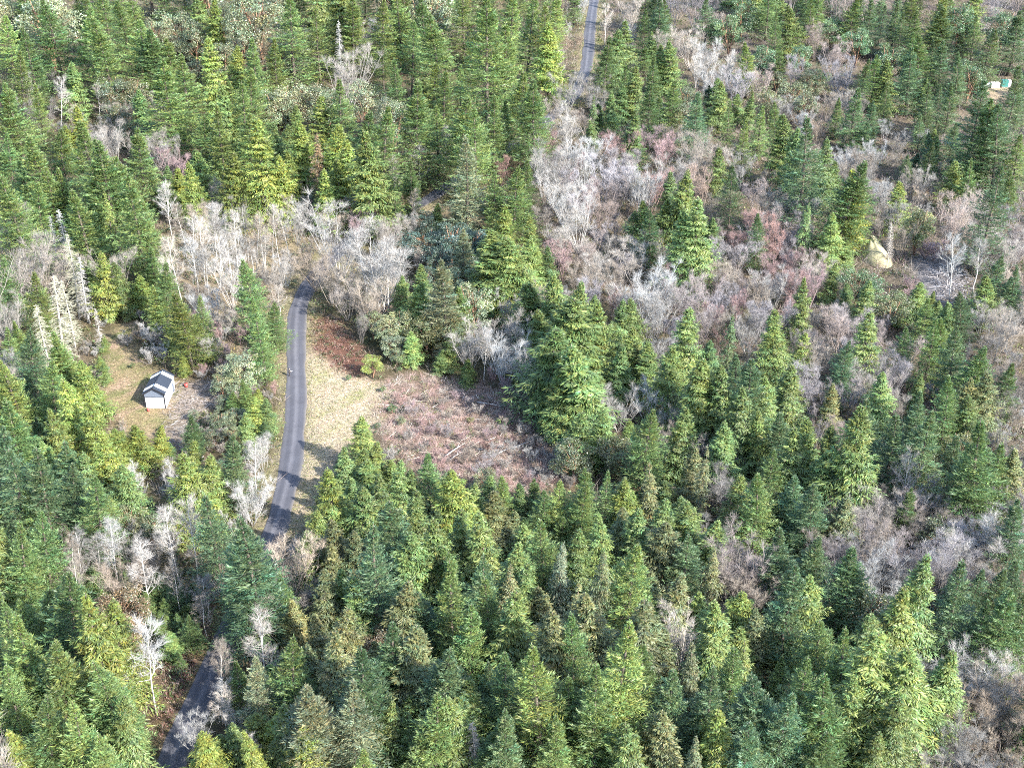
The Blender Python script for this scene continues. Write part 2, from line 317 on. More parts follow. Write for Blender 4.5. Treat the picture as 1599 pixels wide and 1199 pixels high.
# ------------------------------------------------------------------ zones on the ground (read off the photograph, stored as ground polygons)
ROAD_W = 3.9
ROAD_PX = [(245,1260),(262,1199),(280,1160),(305,1110),(332,1050),(362,985),(395,915),(424,842),(437,800),(449,760),(456,717),(462,667),(464,587),(462,533),(468,470),(488,436),(520,400),(565,362),(620,335),(672,311),(715,280),(775,243),(835,203),(872,172),(902,143),(914,112),(919,75),(923,35),(928,0),(935,-40),(950,-75)]
def catmull(P, step=1.0):
    P = np.asarray(P, float); P = np.concatenate([2*P[:1] - P[1:2], P, 2*P[-1:] - P[-2:-1]]); out = []
    for i in range(1, len(P) - 2):
        n = max(2, int(np.linalg.norm(P[i+1] - P[i])/step)); t = np.linspace(0, 1, n, endpoint=False)[:, None]
        out.append(0.5*(2*P[i] + (P[i+1] - P[i-1])*t + (2*P[i-1] - 5*P[i] + 4*P[i+1] - P[i+2])*t**2 + (3*P[i] - P[i-1] - 3*P[i+1] + P[i+2])*t**3))
    return np.concatenate(out + [P[-2:-1]])
ROAD = catmull([at(*p)[:2] for p in ROAD_PX])
for _ in range(40): ROAD[1:-1] = 0.25*ROAD[:-2] + 0.5*ROAD[1:-1] + 0.25*ROAD[2:]
def road_dist(x, y):
    x = np.atleast_1d(np.asarray(x, float)).ravel(); y = np.atleast_1d(np.asarray(y, float)).ravel(); out = np.empty(len(x))
    for a in range(0, len(x), 20000):
        out[a:a+20000] = np.sqrt(((x[a:a+20000, None] - ROAD[None, ::2, 0])**2 + (y[a:a+20000, None] - ROAD[None, ::2, 1])**2).min(1))
    return out
Z_SHED = gpoly([(166,535),(190,505),(214,500),(212,535),(222,572),(262,585),(285,590),(280,648),(258,664),(215,690),(186,662),(158,622)])
Z_DEBRIS = gpoly([(268,600),(350,592),(345,625),(305,660),(280,715),(255,690)])
Z_STRAW = gpoly([(482,545),(540,585),(600,600),(618,640),(580,672),(530,700),(508,760),(470,830),(452,850),(470,760),(482,650)])
Z_RED = gpoly([(486,495),(525,495),(580,560),(565,592),(520,578),(488,545)])
Z_PINK = gpoly([(598,600),(650,585),(760,600),(835,645),(895,715),(895,745),(820,772),(740,765),(655,740),(612,700),(585,655)])
Z_ROADRED = gpoly([(235,1199),(255,1060),(250,960),(310,920),(335,950),(300,1060),(265,1150),(255,1199)])
Z_ALDER = gpoly([(250,330),(480,320),(470,440),(430,470),(400,560),(250,480)])
Z_PAD = gpoly([(1424,400),(1480,396),(1505,415),(1500,455),(1465,478),(1428,450)])
Z_YARD = gpoly([(1532,132),(1580,131),(1586,152),(1546,158)])
Z_BANK = gpoly([(640,345),(470,450),(500,470),(560,400),(650,360),(690,330),(680,318)])
CLEAR = [Z_SHED, Z_DEBRIS, Z_STRAW, Z_RED, Z_PINK, Z_PAD, Z_YARD]

# ------------------------------------------------------------------ ground sheet
def tag(o, label=None, cat=None, group=None, kind=None):
    for k, v in (("label", label), ("category", cat), ("group", group), ("kind", kind)):
        if v: o[k] = v
    return o
def obj(name, me, parent=None, color=None):
    o = bpy.data.objects.new(name, me); C.objects.link(o)
    if parent: o.parent = parent
    if color: o.color = (*color, 1)
    return o
def empty(name, loc, rz=0.0):
    o = bpy.data.objects.new(name, None); C.objects.link(o); o.location = loc; o.rotation_euler = (0, 0, rz); o.empty_display_size = 0.5; return o

def soft_noise(x, y, s, seed=0):
    return (np.sin(x*s + seed) * np.cos(y*s*1.13 + seed*2) + np.sin(x*s*2.3 - y*s*1.7 + seed*3)*0.5 + np.sin(x*s*4.1 + y*s*5.3 + seed)*0.3)/1.8
xs = np.concatenate([np.linspace(-1200, -232, 26), np.arange(-230, 230, 1.45), np.linspace(232, 1200, 26)])
ys = np.concatenate([np.linspace(-60, 88, 10), np.arange(90, 620, 1.45), np.linspace(623, 2500, 40)])
GX, GY = np.meshgrid(xs, ys); GZ = ground(GX, GY)
gx, gy = GX.ravel(), GY.ravel()
near = (gx > -231) & (gx < 231) & (gy > 89) & (gy < 621)
rd = np.full(len(gx), 99.0); rd[near] = road_dist(gx[near], gy[near])
col = np.empty((len(gx), 3)); col[:] = (.085, .068, .045)
f = np.clip(soft_noise(gx, gy, .21, 1)*.9 + .45, 0, 1)[:, None]; col = col*(1 - f*.5) + np.array((.060, .078, .032))*f*.5
f = np.clip(soft_noise(gx, gy, .13, 4)*.9 + .3, 0, 1)[:, None]; col = col*(1 - f*.5) + np.array((.17, .135, .10))*f*.5
right = np.clip((gx - 20)/60, 0, 1)[:, None]*.6; col = col*(1 - right) + np.array((.13, .11, .09))*right
def paint(poly, c, amt=1.0, blur=1.2):
    global col
    acc = np.zeros(len(gx))
    for dx, dy in ((0, 0), (blur, 0), (-blur, 0), (0, blur), (0, -blur), (.7*blur, .7*blur), (-.7*blur, -.7*blur), (.7*blur, -.7*blur), (-.7*blur, .7*blur)):
        acc[near] += inpoly(gx[near] + dx + .8*soft_noise(gx[near], gy[near], .9, 2), gy[near] + dy + .8*soft_noise(gx[near], gy[near], .8, 7), poly)
    a = (acc/9*amt)[:, None]; col = col*(1 - a) + np.array(c)*a
paint(Z_ALDER, (.24, .195, .135), .75, 3); paint(Z_BANK, (.30, .25, .16), .7, 2)
paint(Z_SHED, (.205, .165, .10)); paint(Z_DEBRIS, (.17, .145, .125)); paint(Z_STRAW, (.31, .265, .205), 1, 1.0)
pt = np.clip(soft_noise(gx, gy, .55, 9)*1.6, 0, 1)
def patch(poly, c, amt, seed, fr):
    global col
    a = np.zeros(len(gx)); a[near] = inpoly(gx[near], gy[near], poly)*np.clip(soft_noise(gx[near], gy[near], fr, seed)*1.8, 0, 1)*amt; col = col*(1 - a[:, None]) + np.array(c)*a[:, None]
patch(Z_SHED, (.10, .12, .045), .9, 3, .6); patch(Z_SHED, (.27, .195, .15), .9, 8, .5); patch(Z_STRAW, (.20, .21, .09), .8, 5, .45); patch(Z_STRAW, (.42, .32, .25), .8, 12, .6); patch(Z_PINK, (.12, .12, .06), .7, 4, .5); patch(Z_PINK, (.26, .21, .17), .7, 15, .7)
paint(Z_RED, (.10, .055, .042)); paint(Z_PINK, (.155, .115, .098), .9, 2); paint(Z_ROADRED, (.10, .055, .045))
paint(Z_PAD, (.13, .125, .135)); paint(Z_YARD, (.25, .205, .15), 1, .6)
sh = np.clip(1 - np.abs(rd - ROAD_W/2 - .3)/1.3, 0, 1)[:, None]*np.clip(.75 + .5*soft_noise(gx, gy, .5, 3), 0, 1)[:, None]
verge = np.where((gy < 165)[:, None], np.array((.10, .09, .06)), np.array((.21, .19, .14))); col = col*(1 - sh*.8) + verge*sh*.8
g2 = np.clip(1 - np.abs(rd - ROAD_W/2 - 2.0)/1.6, 0, 1)[:, None]*np.clip(.4 + .8*soft_noise(gx, gy, .33, 5), 0, 1)[:, None]
col = col*(1 - g2*.6) + np.array((.16, .17, .06))*g2*.6
nx, ny = len(xs), len(ys); ii = (np.arange(ny - 1)[:, None]*nx + np.arange(nx - 1)[None]).ravel()
GF = np.concatenate([np.stack([ii, ii + 1, ii + nx + 1], 1), np.stack([ii, ii + nx + 1, ii + nx], 1)])
m, ns, ls, o = mat("forest_floor")
a_ = nd(ns, "ShaderNodeAttribute", attribute_name="tint"); n1 = noise(ns, ls, 1.6, 8, rough=.7); n2 = noise(ns, ls, 7.0, 6, rough=.75)
c = mix(ns, ls, a_.outputs["Color"], ramp(ns, ls, n1, .32, .70, (.45, .45, .42), (1.45, 1.4, 1.35)), 1.0, 'MULTIPLY')
c = mix(ns, ls, c, ramp(ns, ls, n2, .36, .66, (.55, .52, .50), (1.35, 1.38, 1.35)), 1.0, 'MULTIPLY')
p = nd(ns, "ShaderNodeBsdfPrincipled"); p.inputs["Roughness"].default_value = .95; p.inputs["Specular IOR Level"].default_value = .1; ls.new(c, p.inputs["Base Color"])
b = nd(ns, "ShaderNodeBump"); b.inputs["Strength"].default_value = .9; b.inputs["Distance"].default_value = .35; ls.new(n2, b.inputs["Height"]); ls.new(b.outputs[0], p.inputs["Normal"]); ls.new(p.outputs[0], o.inputs[0])
gm = MB(); gm.add(np.stack([gx, gy, GZ.ravel()], 1), GF, col); ground_o = obj("ground", gm.mesh("ground", m, True)); tag(ground_o, kind="structure")

# ------------------------------------------------------------------ road: a packed gravel lane with wheel tracks
def road_mesh():
    T = np.gradient(ROAD, axis=0); T /= np.linalg.norm(T, axis=1, keepdims=True); N = np.stack([T[:, 1], -T[:, 0]], 1); K = 13
    rng = np.random.default_rng(5); n = len(ROAD); wob = np.convolve(rng.normal(0, .5, n + 8), np.ones(9)/9, 'valid'), np.convolve(rng.normal(0, .5, n + 8), np.ones(9)/9, 'valid')
    V, uv = [], []
    for k in range(K):
        q = -1 + 2*k/(K - 1); off = q*ROAD_W/2 + (wob[0] if q < 0 else wob[1])*abs(q)**3
        X = ROAD[:, 0] + N[:, 0]*off; Y = ROAD[:, 1] + N[:, 1]*off
        cross = .06*(1 - q*q) - .035*math.exp(-((abs(q) - .5)/.16)**2)
        V.append(np.stack([X, Y, ground(X, Y) + .10 + cross - (.16 if k in (0, K - 1) else 0)], 1)); uv.append(np.full((n, 3), 0.0) + np.stack([np.full(n, q*.5 + .5), np.arange(n)*.01, np.zeros(n)], 1))
    V, uv = np.stack(V, 1).reshape(-1, 3), np.stack(uv, 1).reshape(-1, 3)
    i = (np.arange(n - 1)[:, None]*K + np.arange(K - 1)[None]).ravel()
    F = np.concatenate([np.stack([i, i + K + 1, i + 1], 1), np.stack([i, i + K, i + K + 1], 1)]); return V, F, uv
m, ns, ls, o = mat("gravel_lane")
a_ = nd(ns, "ShaderNodeAttribute", attribute_name="tint"); sx = nd(ns, "ShaderNodeSeparateColor"); ls.new(a_.outputs["Color"], sx.inputs[0])
n1 = noise(ns, ls, .9, 6); n2 = noise(ns, ls, 9.0, 6, rough=.7)
ad = nd(ns, "ShaderNodeMath", operation='MULTIPLY_ADD'); ls.new(n1, ad.inputs[0]); ad.inputs[1].default_value = .12; ls.new(sx.outputs[0], ad.inputs[2])
r = nd(ns, "ShaderNodeValToRGB"); ls.new(ad.outputs[0], r.inputs[0]); e = r.color_ramp.elements
stops = [(.04, (.13, .12, .115)), (.16, (.125, .122, .130)), (.30, (.075, .076, .088)), (.42, (.090, .090, .102)), (.52, (.150, .147, .156)), (.60, (.125, .123, .134)), (.70, (.075, .076, .088)), (.84, (.085, .085, .096)), (.97, (.115, .108, .105)), (1.0, (.15, .135, .12))]
e[0].position, e[0].color = stops[0][0], (*stops[0][1], 1); e[1].position, e[1].color = stops[-1][0], (*stops[-1][1], 1)
for ps, cc in stops[1:-1]: q = e.new(ps); q.color = (*cc, 1)
c = mix(ns, ls, r.outputs[0], ramp(ns, ls, n2, .3, .7, (.72, .72, .72), (1.22, 1.22, 1.22)), 1.0, 'MULTIPLY')
c = mix(ns, ls, c, ramp(ns, ls, noise(ns, ls, .35, 5), .35, .65, (.85, .85, .86), (1.1, 1.1, 1.09)), 1.0, 'MULTIPLY')
c = mix(ns, ls, c, (.50, .51, .55), 1.0, 'MULTIPLY')
p = nd(ns, "ShaderNodeBsdfPrincipled"); p.inputs["Roughness"].default_value = .9; ls.new(c, p.inputs["Base Color"])
b = nd(ns, "ShaderNodeBump"); b.inputs["Strength"].default_value = .5; b.inputs["Distance"].default_value = .05; ls.new(n2, b.inputs["Height"]); ls.new(b.outputs[0], p.inputs["Normal"]); ls.new(p.outputs[0], o.inputs[0])
rm = MB(); rm.add(*road_mesh()); tag(obj("road", rm.mesh("road", m, True)), kind="structure")

# ------------------------------------------------------------------ the trees, one by one: kind+colour, tip pixel x y, height in metres; some by the lower lane, mostly out of view, are added to shade it
TREES = """
Fg 78 -2 25;Fd 130 10 24;Fl 158 22 24;Fg 5 22 22;Fl 22 80 19;Fl 8 150 18;Cl 34 250 13;Fl 52 130 17;Cl 110 96 15;Fl 96 260 17;Fg 40 42 22;Fg 190 -4 22;Fl 215 28 22;Ap 236 20 15;Ap 274 8 15;Ak 300 30 14;Cy 330 -6 20;Ap 373 34 14;Fl 396 58 20;Cy 325 58 23;Fg 250 88 25;Fl 282 84 23;
Ak 174 114 13;Ak 205 118 12;Cg 218 140 14;Dw 80 120 14;Dw 42 112 12;Dw 148 132 10;Fo 16 128 21;Cy 118 165 14;Mq 62 156 10;Mn 170 196 11;Mn 226 206 11;Mn 256 214 11;Pr 272 232 9;Cy 295 252 15;Hg 236 256 12;
Fg 88 202 19;Fl 45 205 20;Fd 160 218 24;Fg 190 240 20;Fd 5 206 16;Fl 70 258 18;Fo 14 268 24;Sw 96 326 16;Sw 76 338 14;Fl 122 300 20;Hy 164 298 17;Fg 205 264 25;Fl 217 312 18;Dw 256 288 13;Cl 350 130 22;Fg 376 128 22;Cy 356 236 17;Fg 338 160 20;Fl 385 175 18;
Dw 276 372 17;Dw 292 336 15;Dw 310 348 14;Dw 326 326 13;Dn 338 340 13;Dw 348 316 13;Dw 362 332 13;Dw 378 322 13;Dn 392 334 13;Dw 406 338 12;Dw 420 322 12;Dn 432 338 12;Dw 446 330 11;Mn 460 322 9;Dw 300 375 13;Dn 318 392 11;Dw 334 372 12;Dn 352 362 12;Dw 372 366 11;Dn 390 372 10;Dn 410 370 9;Dn 285 318 11;Mn 430 300 9;Mn 312 318 9;Mn 372 296 9;
Fg 450 -8 26;Hb 410 52 16;Ak 442 54 14;Fl 492 12 21;Sw 527 30 18;Fg 546 -6 23;Fg 592 -4 22;Mw 600 32 12;Fg 640 30 20;Fg 664 -4 22;Fl 682 16 24;Fg 762 -6 34;Fl 787 36 26;Mn 704 36 10;Ap 432 126 15;Ap 480 118 15;Ak 506 132 13;Fd 526 122 21;Ap 562 124 14;Ft 620 92 19;Ap 612 146 14;Fg 646 128 24;Fg 682 162 19;Fl 692 112 18;Fl 720 148 20;Fg 741 166 22;Ft 728 212 22;
Cy 402 186 23;Cy 468 186 17;Cy 496 150 17;Hb 490 206 18;Fg 592 162 22;Cy 522 196 18;Cy 542 214 18;Cy 506 260 15;Cy 526 248 15;Cl 576 198 21;Cy 560 300 9;Cl 586 284 10;Dw 692 196 14;Dn 652 226 12;Dn 612 246 11;Dw 640 296 9;Fp 492 288 9;Cl 716 298 9;Mw 524 328 16 1.15;Pv 552 304 8;Mn 603 344 11;Az 704 342 11 1.35;Az 664 356 9 1.25;Az 735 352 9 1.2;Fd 772 268 16;Fd 802 262 17;Cy 782 316 16;Fd 640 250 12;Cy 430 240 16;Cy 446 268 12;
Fg 822 -10 24;Fl 850 6 22;Cy 858 32 22;Fg 815 112 20;Fd 836 124 22;Dw 880 76 10;Pn 886 118 10;Dw 946 8 12;Mw 984 -4 11;Fd 946 58 18;Cl 976 32 17;Fg 1006 14 14;Ft 1031 -6 17;Cl 990 102 14;Fg 1020 84 15;Cl 1052 64 15;Mq 921 118 9;Hg 926 150 14;Cl 928 186 9;Mw 888 168 12;
Mw 852 226 14;Mw 914 214 13;Pr 960 202 11;Pr 1000 196 10;Pr 1032 206 10;Mw 906 300 14;Mw 1006 258 13;Cl 986 176 14;Fg 1016 130 16;Fg 1052 126 15;Ft 1088 142 17;Cl 1127 126 13;Ak 1066 156 10;Mw 1082 44 12;Mw 1112 62 12;Mw 1138 84 11;Mv 1152 108 11;Mw 1120 102 10;Mw 1090 84 10;Ft 1106 -2 16;At 1142 20 13;Fl 1172 66 15;Fl 1162 186 15;Cl 1126 228 12;Fd 1147 256 17;Mn 1082 204 12;Cy 1036 306 14;Fd 1020 330 13;Cl 1090 310 21;Cg 1076 330 18;Fd 1186 332 14;Mn 1042 366 9;Pv 1188 278 9;Mn 1162 238 9;Mv 946 250 12;Mw 880 270 12;Pv 980 236 11;Mn 1050 240 11;Pv 1100 262 10;Mn 1120 300 10;
Fg 1216 18 16;Cl 1242 8 16;Fg 1270 -4 17;Mv 1278 36 11;At 1302 20 12;Fg 1332 -4 17;At 1342 40 12;Ft 1362 -2 17;Mv 1322 90 12;At 1392 62 14;Fg 1370 84 15;Cl 1388 94 14;Ft 1430 72 18;Fg 1442 56 17;Fl 1464 12 17;Ft 1476 62 16;Ft 1482 6 18;At 1504 0 14;Fg 1528 22 16;Ft 1546 44 18;At 1572 10 14;Ft 1592 16 18;Ft 1530 122 25;Fg 1553 152 22;Ft 1577 160 22;Ft 1592 100 20;At 1520 92 12;Fd 1338 136 16;Ft 1362 158 10;Fg 1214 158 13;Ft 1270 180 27;Cg 1244 200 16;Cg 1290 216 16;Fg 1326 246 21;Cy 1342 268 18;Ft 1456 222 11;Cl 1492 250 12;Fg 1522 248 14;Ft 1560 258 23;At 1508 236 10;Ao 1440 316 12;Cl 1410 284 12;Mv 1492 306 13;Br 1462 374 5 1.4;Br 1448 378 4 1.3;Sw 1396 346 10;Mn 1512 346 10;Cl 1302 332 14;Hg 1262 316 15;Ft 1410 20 15;Ak 1240 120 10;Ak 1262 140 10;At 1255 66 10;
Sw 122 400 15;Sp 78 428 20;Sp 58 474 17;Fl 50 420 17;Fg -4 404 16;Cy 156 392 15;Cl 186 406 16;Fg 232 384 13;Fl 285 458 17;Cy 272 490 8;Bw 234 506 5;Bq 250 520 4;Cy 284 552 5;Bq 216 512 3.4;Ad 206 566 1.3;Cl 160 566 4.5;Cy 152 606 6;Bn 196 520 3;Ad 176 640 1.4;Bq 282 668 2;Ak 300 640 2.4;Cg 262 690 3.5;Bn 190 655 1.6;Mw 330 452 9;Mn 352 474 8;Pr 372 506 5;Fg 402 458 20 .72;Fl 404 510 11 .7;Ft 40 516 19;Fl 68 556 18;Cy 106 586 18;Cy 140 628 17;Cy 168 676 16;Cy 214 664 9;Fg 12 630 18;Ft 52 696 22;Cy 286 702 17;Ft 350 678 16;Fd 296 648 9;Ap 374 548 9;Ak 345 580 6;Dw 392 690 11;Mw 386 742 10;Cy 130 560 14;Fl 20 560 18;Cl 90 640 15;Ft 100 720 18;Cl 190 720 14;Fg 140 740 18;Fl 385 590 8;Cy 400 605 6 .8;Cy 396 620 8;Cl 380 640 10;Fd 412 655 5 .8;Ak 338 640 5;
Mw 592 374 17 1.1;Dw 600 380 15 1.4;Mn 556 398 12 1.2;Mn 490 390 9 1.2;Mn 514 412 10 1.25;Mq 540 440 9 1.2;Dn 566 366 14 1.3;Ap 602 490 8;Ak 626 480 9;Cl 644 440 14;Fp 695 404 21;Cl 720 444 15;Ap 738 436 15;Ay 580 553 5.5;Ad 612 630 2.2;Ad 598 602 1.6;Ad 544 584 1.6;Ak 625 650 2;Bq 640 690 2.2;Br 660 650 2.5;Bn 700 640 2.4;Br 720 670 2.4;Bq 690 620 2.2;Bn 800 690 3;Bw 830 700 3;Bn 850 735 3;Ak 745 750 3;Fg 790 740 12;Cl 758 742 10;Fl 872 748 13;Cl 640 728 13;Cg 812 752 10;Cl 735 752 11;Fg 852 762 12;Ht 690 735 10;Co 775 765 11;Bq 770 760 3;Ak 705 690 1.6;Bn 860 700 3.4;Bw 815 660 3;Bq 790 645 3;Ao 735 650 1.6;Br 680 700 2.4;Bq 890 740 3;Cl 562 650 11.5;Cy 520 730 15;Cl 622 722 15;Fg 666 706 16;Cy 712 732 16;Cl 596 740 13;Cl 770 362 17 1.5;Cl 802 370 17 1.5;Cl 832 436 15 1.4;Ak 760 728 6;Mw 735 506 11;Mn 770 500 13;Mw 790 520 13;Dw 752 520 11;Ao 668 450 10;Cl 700 512 10;Cy 728 560 6;
Cl 884 462 22 1.45;Cl 912 540 20 1.35;Cl 872 566 16 1.3;Cl 936 478 18 1.35;Cg 860 510 20 1.35;Cl 905 640 13;Cl 940 640 12;Mw 1010 424 13;Mw 985 440 11;Mw 1038 446 11;Hd 1140 492 15;Pv 1092 488 10;Mn 1172 496 9;Cl 1046 538 17;Cl 1096 552 19;Cl 990 508 15;Cg 968 536 14;Mw 968 604 10;Fg 1010 636 19;Cl 1066 636 16;Cl 1156 598 18;Cl 1138 654 16;Ft 1176 560 20;Ak 960 672 10;Ak 898 688 9;Ao 982 690 9;Ho 1100 702 17;Fg 946 732 15;Fg 906 752 14;Cy 984 744 14;Ho 1020 728 16;Cl 1040 780 15;Mq 1132 728 10;Fg 836 742 11;Fl 1186 738 17;Mw 1018 604 9;Mn 1050 620 9;Pv 930 440 10;Pr 960 452 8;Mn 900 410 10;Pr 880 380 9;Pv 1200 470 10;Mn 1180 540 9;
Cl 1256 436 15;Cl 1220 486 17;Cl 1300 408 10;At 1342 410 11;Cl 1325 440 10;Ao 1390 388 12;Cl 1436 440 9;Dw 1500 366 15;Ft 1560 400 14;Cl 1546 428 12;Cl 1492 466 12;Ft 1502 502 18;Fg 1460 496 16;Fg 1416 508 13;Cl 1356 488 17;Ft 1320 530 15;Cl 1240 570 14;Ft 1222 636 14;Co 1306 596 12;Cl 1380 580 13;Ft 1370 618 18;Ft 1450 634 19;Cl 1516 620 12;Co 1546 584 14;Fg 1490 584 17;Fg 1542 654 23;Cl 1346 642 23;Cl 1236 662 17;Cg 1282 706 14;Ft 1275 748 16;Dw 1420 704 13;Ak 1430 690 9;Fd 1580 560 14;Co 1590 690 14;Ft 1592 780 16;Cl 1190 640 14;Fl 1205 700 14;Cl 1160 740 14;Cl 1300 660 12;
Fl 12 816 20;Fg 52 796 19;Fg 92 892 22;Dw 166 814 14;Dw 216 850 13;Dn 112 826 12;Dn 100 846 11;Dw 264 788 15;Dw 290 786 16;Ft 388 812 25;Fg 372 832 20;Cy 148 938 22;Fl 70 984 20;Fg 26 960 20;Fl 112 1094 18;Cy 16 1128 14;Dw 222 970 16;Dw 346 1078 8;Mw 300 1118 7;Cy 316 1142 11;Cy 396 1140 11;Ab 180 918 9;Cg 122 892 6;Cl 160 912 6;Cg 200 905 5;Cg 240 892 6;Fd 272 900 7;Cg 182 872 6;Cl 140 880 7;Cg 225 925 5;Fg 60 1090 18;Fl 170 1030 17;Cl 185 1090 14;Fg 5 1040 17;Dn 140 836 11;Cy 330 770 8;Ak 200 790 8;Cl 60 760 14;Fl 150 1150 14;
Ft 576 818 23;Cl 640 824 17;Cl 672 812 18;Co 500 894 14;Co 623 892 17;Ab 596 976 9;Fg 700 882 20;Ft 755 868 17;Ho 790 878 16;Ft 680 998 18;Co 640 984 16;Co 512 984 19;Fp 480 1054 19;Cy 482 1128 13;Dw 402 958 15;Dw 418 930 12;Cl 610 1098 11;Fg 676 1086 16;Cl 712 1078 15;Sw 745 1128 11;Fg 792 1008 17;Fl 766 904 18;Fp 540 1060 18;Cl 650 1140 10;Fd 520 1010 14;Cg 556 900 14;Ao 560 1110 9;Cy 455 1150 10;Fg 425 1212 19;Fg 520 1225 21;Cl 350 1222 13;Fg 600 1235 21;Ft 470 1205 18;Fg 300 1235 14;Cl 440 1100 12;Fd 560 1000 21;Fg 452 1000 17;Dn 330 1010 10;Fl 560 1170 12;
Fg 852 800 17;Cl 804 836 17;Cl 990 798 16;Co 1036 806 16;Hp 872 846 15;Ho 936 856 18;Ho 896 908 16;Co 862 952 19;Ft 1071 836 15;Ho 1120 856 15;Ak 1046 894 8;Co 1002 926 20;Fl 962 964 25;Fg 932 1032 21;Fg 846 1006 22;Cl 1122 938 18;Ft 1046 1036 18;Ho 1081 1012 16;Ft 1112 1036 19;Hy 1166 1002 14;Ft 1196 1056 18;Cy 1131 1112 15;Ho 1086 1150 14;Mv 1172 838 14;Mn 1148 870 11;Mw 1066 968 10;Fg 1142 1006 17;Cl 802 926 18;Cg 900 820 15;Cl 944 806 15;Cl 760 800 16;Cl 720 800 14;Fg 690 850 14;Cl 824 880 15;Fg 1010 1000 16;Co 1030 1100 15;Ft 790 1110 16;Fl 870 1110 15;Cl 985 1130 14;Fg 730 940 17;Cl 1080 780 14;Cl 1110 800 14;
Ft 1226 816 17;Ft 1236 880 20;Cl 1264 900 17;Fd 1326 842 19;Ao 1350 910 13;Cl 1402 916 18;Cl 1442 864 22;Ft 1506 876 20;Fd 1576 920 17;Cl 1372 990 21;Cl 1432 1006 20;Cl 1410 1080 16;Ft 1226 1072 18;Fg 1252 1024 18;Fg 1302 1062 18;Mw 1516 1000 10;Mw 1550 1030 9;Ak 1480 810 9;Ao 1590 800 10;Mn 1180 900 9;Fl 1290 960 16;Cl 1340 1060 16;Co 1190 950 13;Ft 1170 1120 16;Fg 1290 1150 13;Cl 1370 1140 12;Fd 1420 760 12;Co 1320 770 13;Ft 1240 740 14;Fg 1330 700 12;Ao 1500 740 11;
"""
SCATTER = [  # kind+colour choices, pixel polygon of the tips, how many, height range
 (("Mn","Mw","Mn","Bn"), [(1210,150),(1330,110),(1480,230),(1470,320),(1380,330),(1300,270),(1220,260)], 42, (5, 9)),
 (("Pv","Mv","Mn","Pr"), [(1190,270),(1290,330),(1300,420),(1230,440),(1130,420),(1110,380)], 34, (7, 11)),
 (("Pv","Pr","Mv","Mn"), [(1040,400),(1130,400),(1200,440),(1200,520),(1080,480)], 20, (7, 10)),
 (("Mn","Pv","Mv"), [(1270,420),(1420,500),(1430,600),(1330,640),(1260,560)], 26, (6, 10)),
 (("Mn","Mv","Mw"), [(1480,280),(1599,320),(1599,420),(1520,400)], 18, (6, 9)),
 (("Mn","Mw","Mq"), [(1520,440),(1599,480),(1599,700),(1560,640)], 18, (6, 9)),
 (("Mn","Mv","Mq","Mw"), [(1290,780),(1400,730),(1560,770),(1590,860),(1480,880),(1300,850)], 34, (7, 11)),
 (("Mn","Mw","Bn","Mn"), [(1470,1050),(1599,980),(1599,1230),(1450,1230)], 26, (5, 9)),
 (("Mq","Mn","Bq"), [(1060,640),(1220,760),(1200,900),(1100,820)], 14, (6, 9)),
 (("Pv","Mn","Pr","Mv"), [(830,200),(1060,220),(1050,360),(880,420)], 18, (8, 11)),
 (("Mn","Dn","Pr"), [(480,300),(650,330),(620,360),(500,330)], 9, (5, 8)),
 (("Br","Bn","Bq","Br","Bv"), [(605,610),(760,605),(890,710),(880,750),(740,760),(640,720)], 55, (2.6, 5)),
 (("Mq","Pr","Mn"), [(760,560),(860,620),(880,690),(800,640)], 10, (4, 6)),
 (("Bq","Bn","Pr"), [(230,480),(400,470),(410,570),(300,580)], 16, (3, 5)),
 (("Bq","Bn","Ak","Bw"), [(300,600),(400,600),(400,760),(290,720)], 12, (3, 5)),
 (("Mn","Dn","Mq","Ak"), [(20,60),(240,120),(260,240),(40,180)], 12, (7, 10)),
 (("Mq","Dn"), [(90,800),(310,830),(290,900),(80,880)], 8, (7, 11)),
 (("Fg","Fl","Cl","Ft","Ap"), [(-120,-120),(860,-140),(860,-15),(-120,-15)], 34, (20, 26)),
 (("Ft","At","Mv","Cl","Fg"), [(960,-90),(1720,-90),(1720,-12),(960,-12)], 34, (14, 18)),
 (("Fg","Fl","Cl","Mn"), [(-130,0),(-12,0),(-12,1250),(-130,1250)], 18, (16, 21)),
 (("Ft","Cl","Mv","Mn"), [(1612,0),(1760,0),(1760,1250),(1612,1250)], 24, (12, 18)),
 (("Fg","Cl","Fl","Ft"), [(-60,1215),(1700,1215),(1700,1330),(-60,1330)], 16, (14, 19)),
]
placed = []      # (code, kind, x, y, z, h, tip px, colour letter, rz, scale)
prng = random.Random(7)
SHED_PX = ((227, 636), (259.5, 637.5), (272.5, 610))
_sl, _sr, _sb = (at(*p) for p in SHED_PX)
def free(x, y, code):
    if y < 95: return False
    if road_dist(x, y)[0] < (ROAD_W/2 + (0.9 if code in "DMPB" else 1.3)): return False
    if (x - _sl[0] - 1.9)**2 + (y - _sl[1] - 3.0)**2 < 4.6**2: return False
    return True
def solve(code, px, py, h, strict=True):
    for k in (1, 1.06, .94, 1.12, .88, 1.2, .8, 1.3, .72, .64, 1.42, .56):
        g = at(px, py, h*k)
        if g is None: continue
        if free(g[0], g[1], code) and not (strict and any(inpoly(g[0], g[1], P) for P in CLEAR)): return g, h*k
    return None, None
def place(code, letter, px, py, h, strict=True):
    h *= (1.10 if py < 200 else 1.10 - .18*min(1, (py - 200)/250)); g, h2 = solve(code, px, py, h, strict)
    if g is None: return False
    if px < 860 and py < 330: letter = {'d': 'g', 't': prng.choice('gp'), 'g': prng.choice('gll'), 'o': 'l'}.get(letter, letter) if code == 'F' else letter
    placed.append([code, letter, g[0], g[1], g[2], h2, px, py]); return True
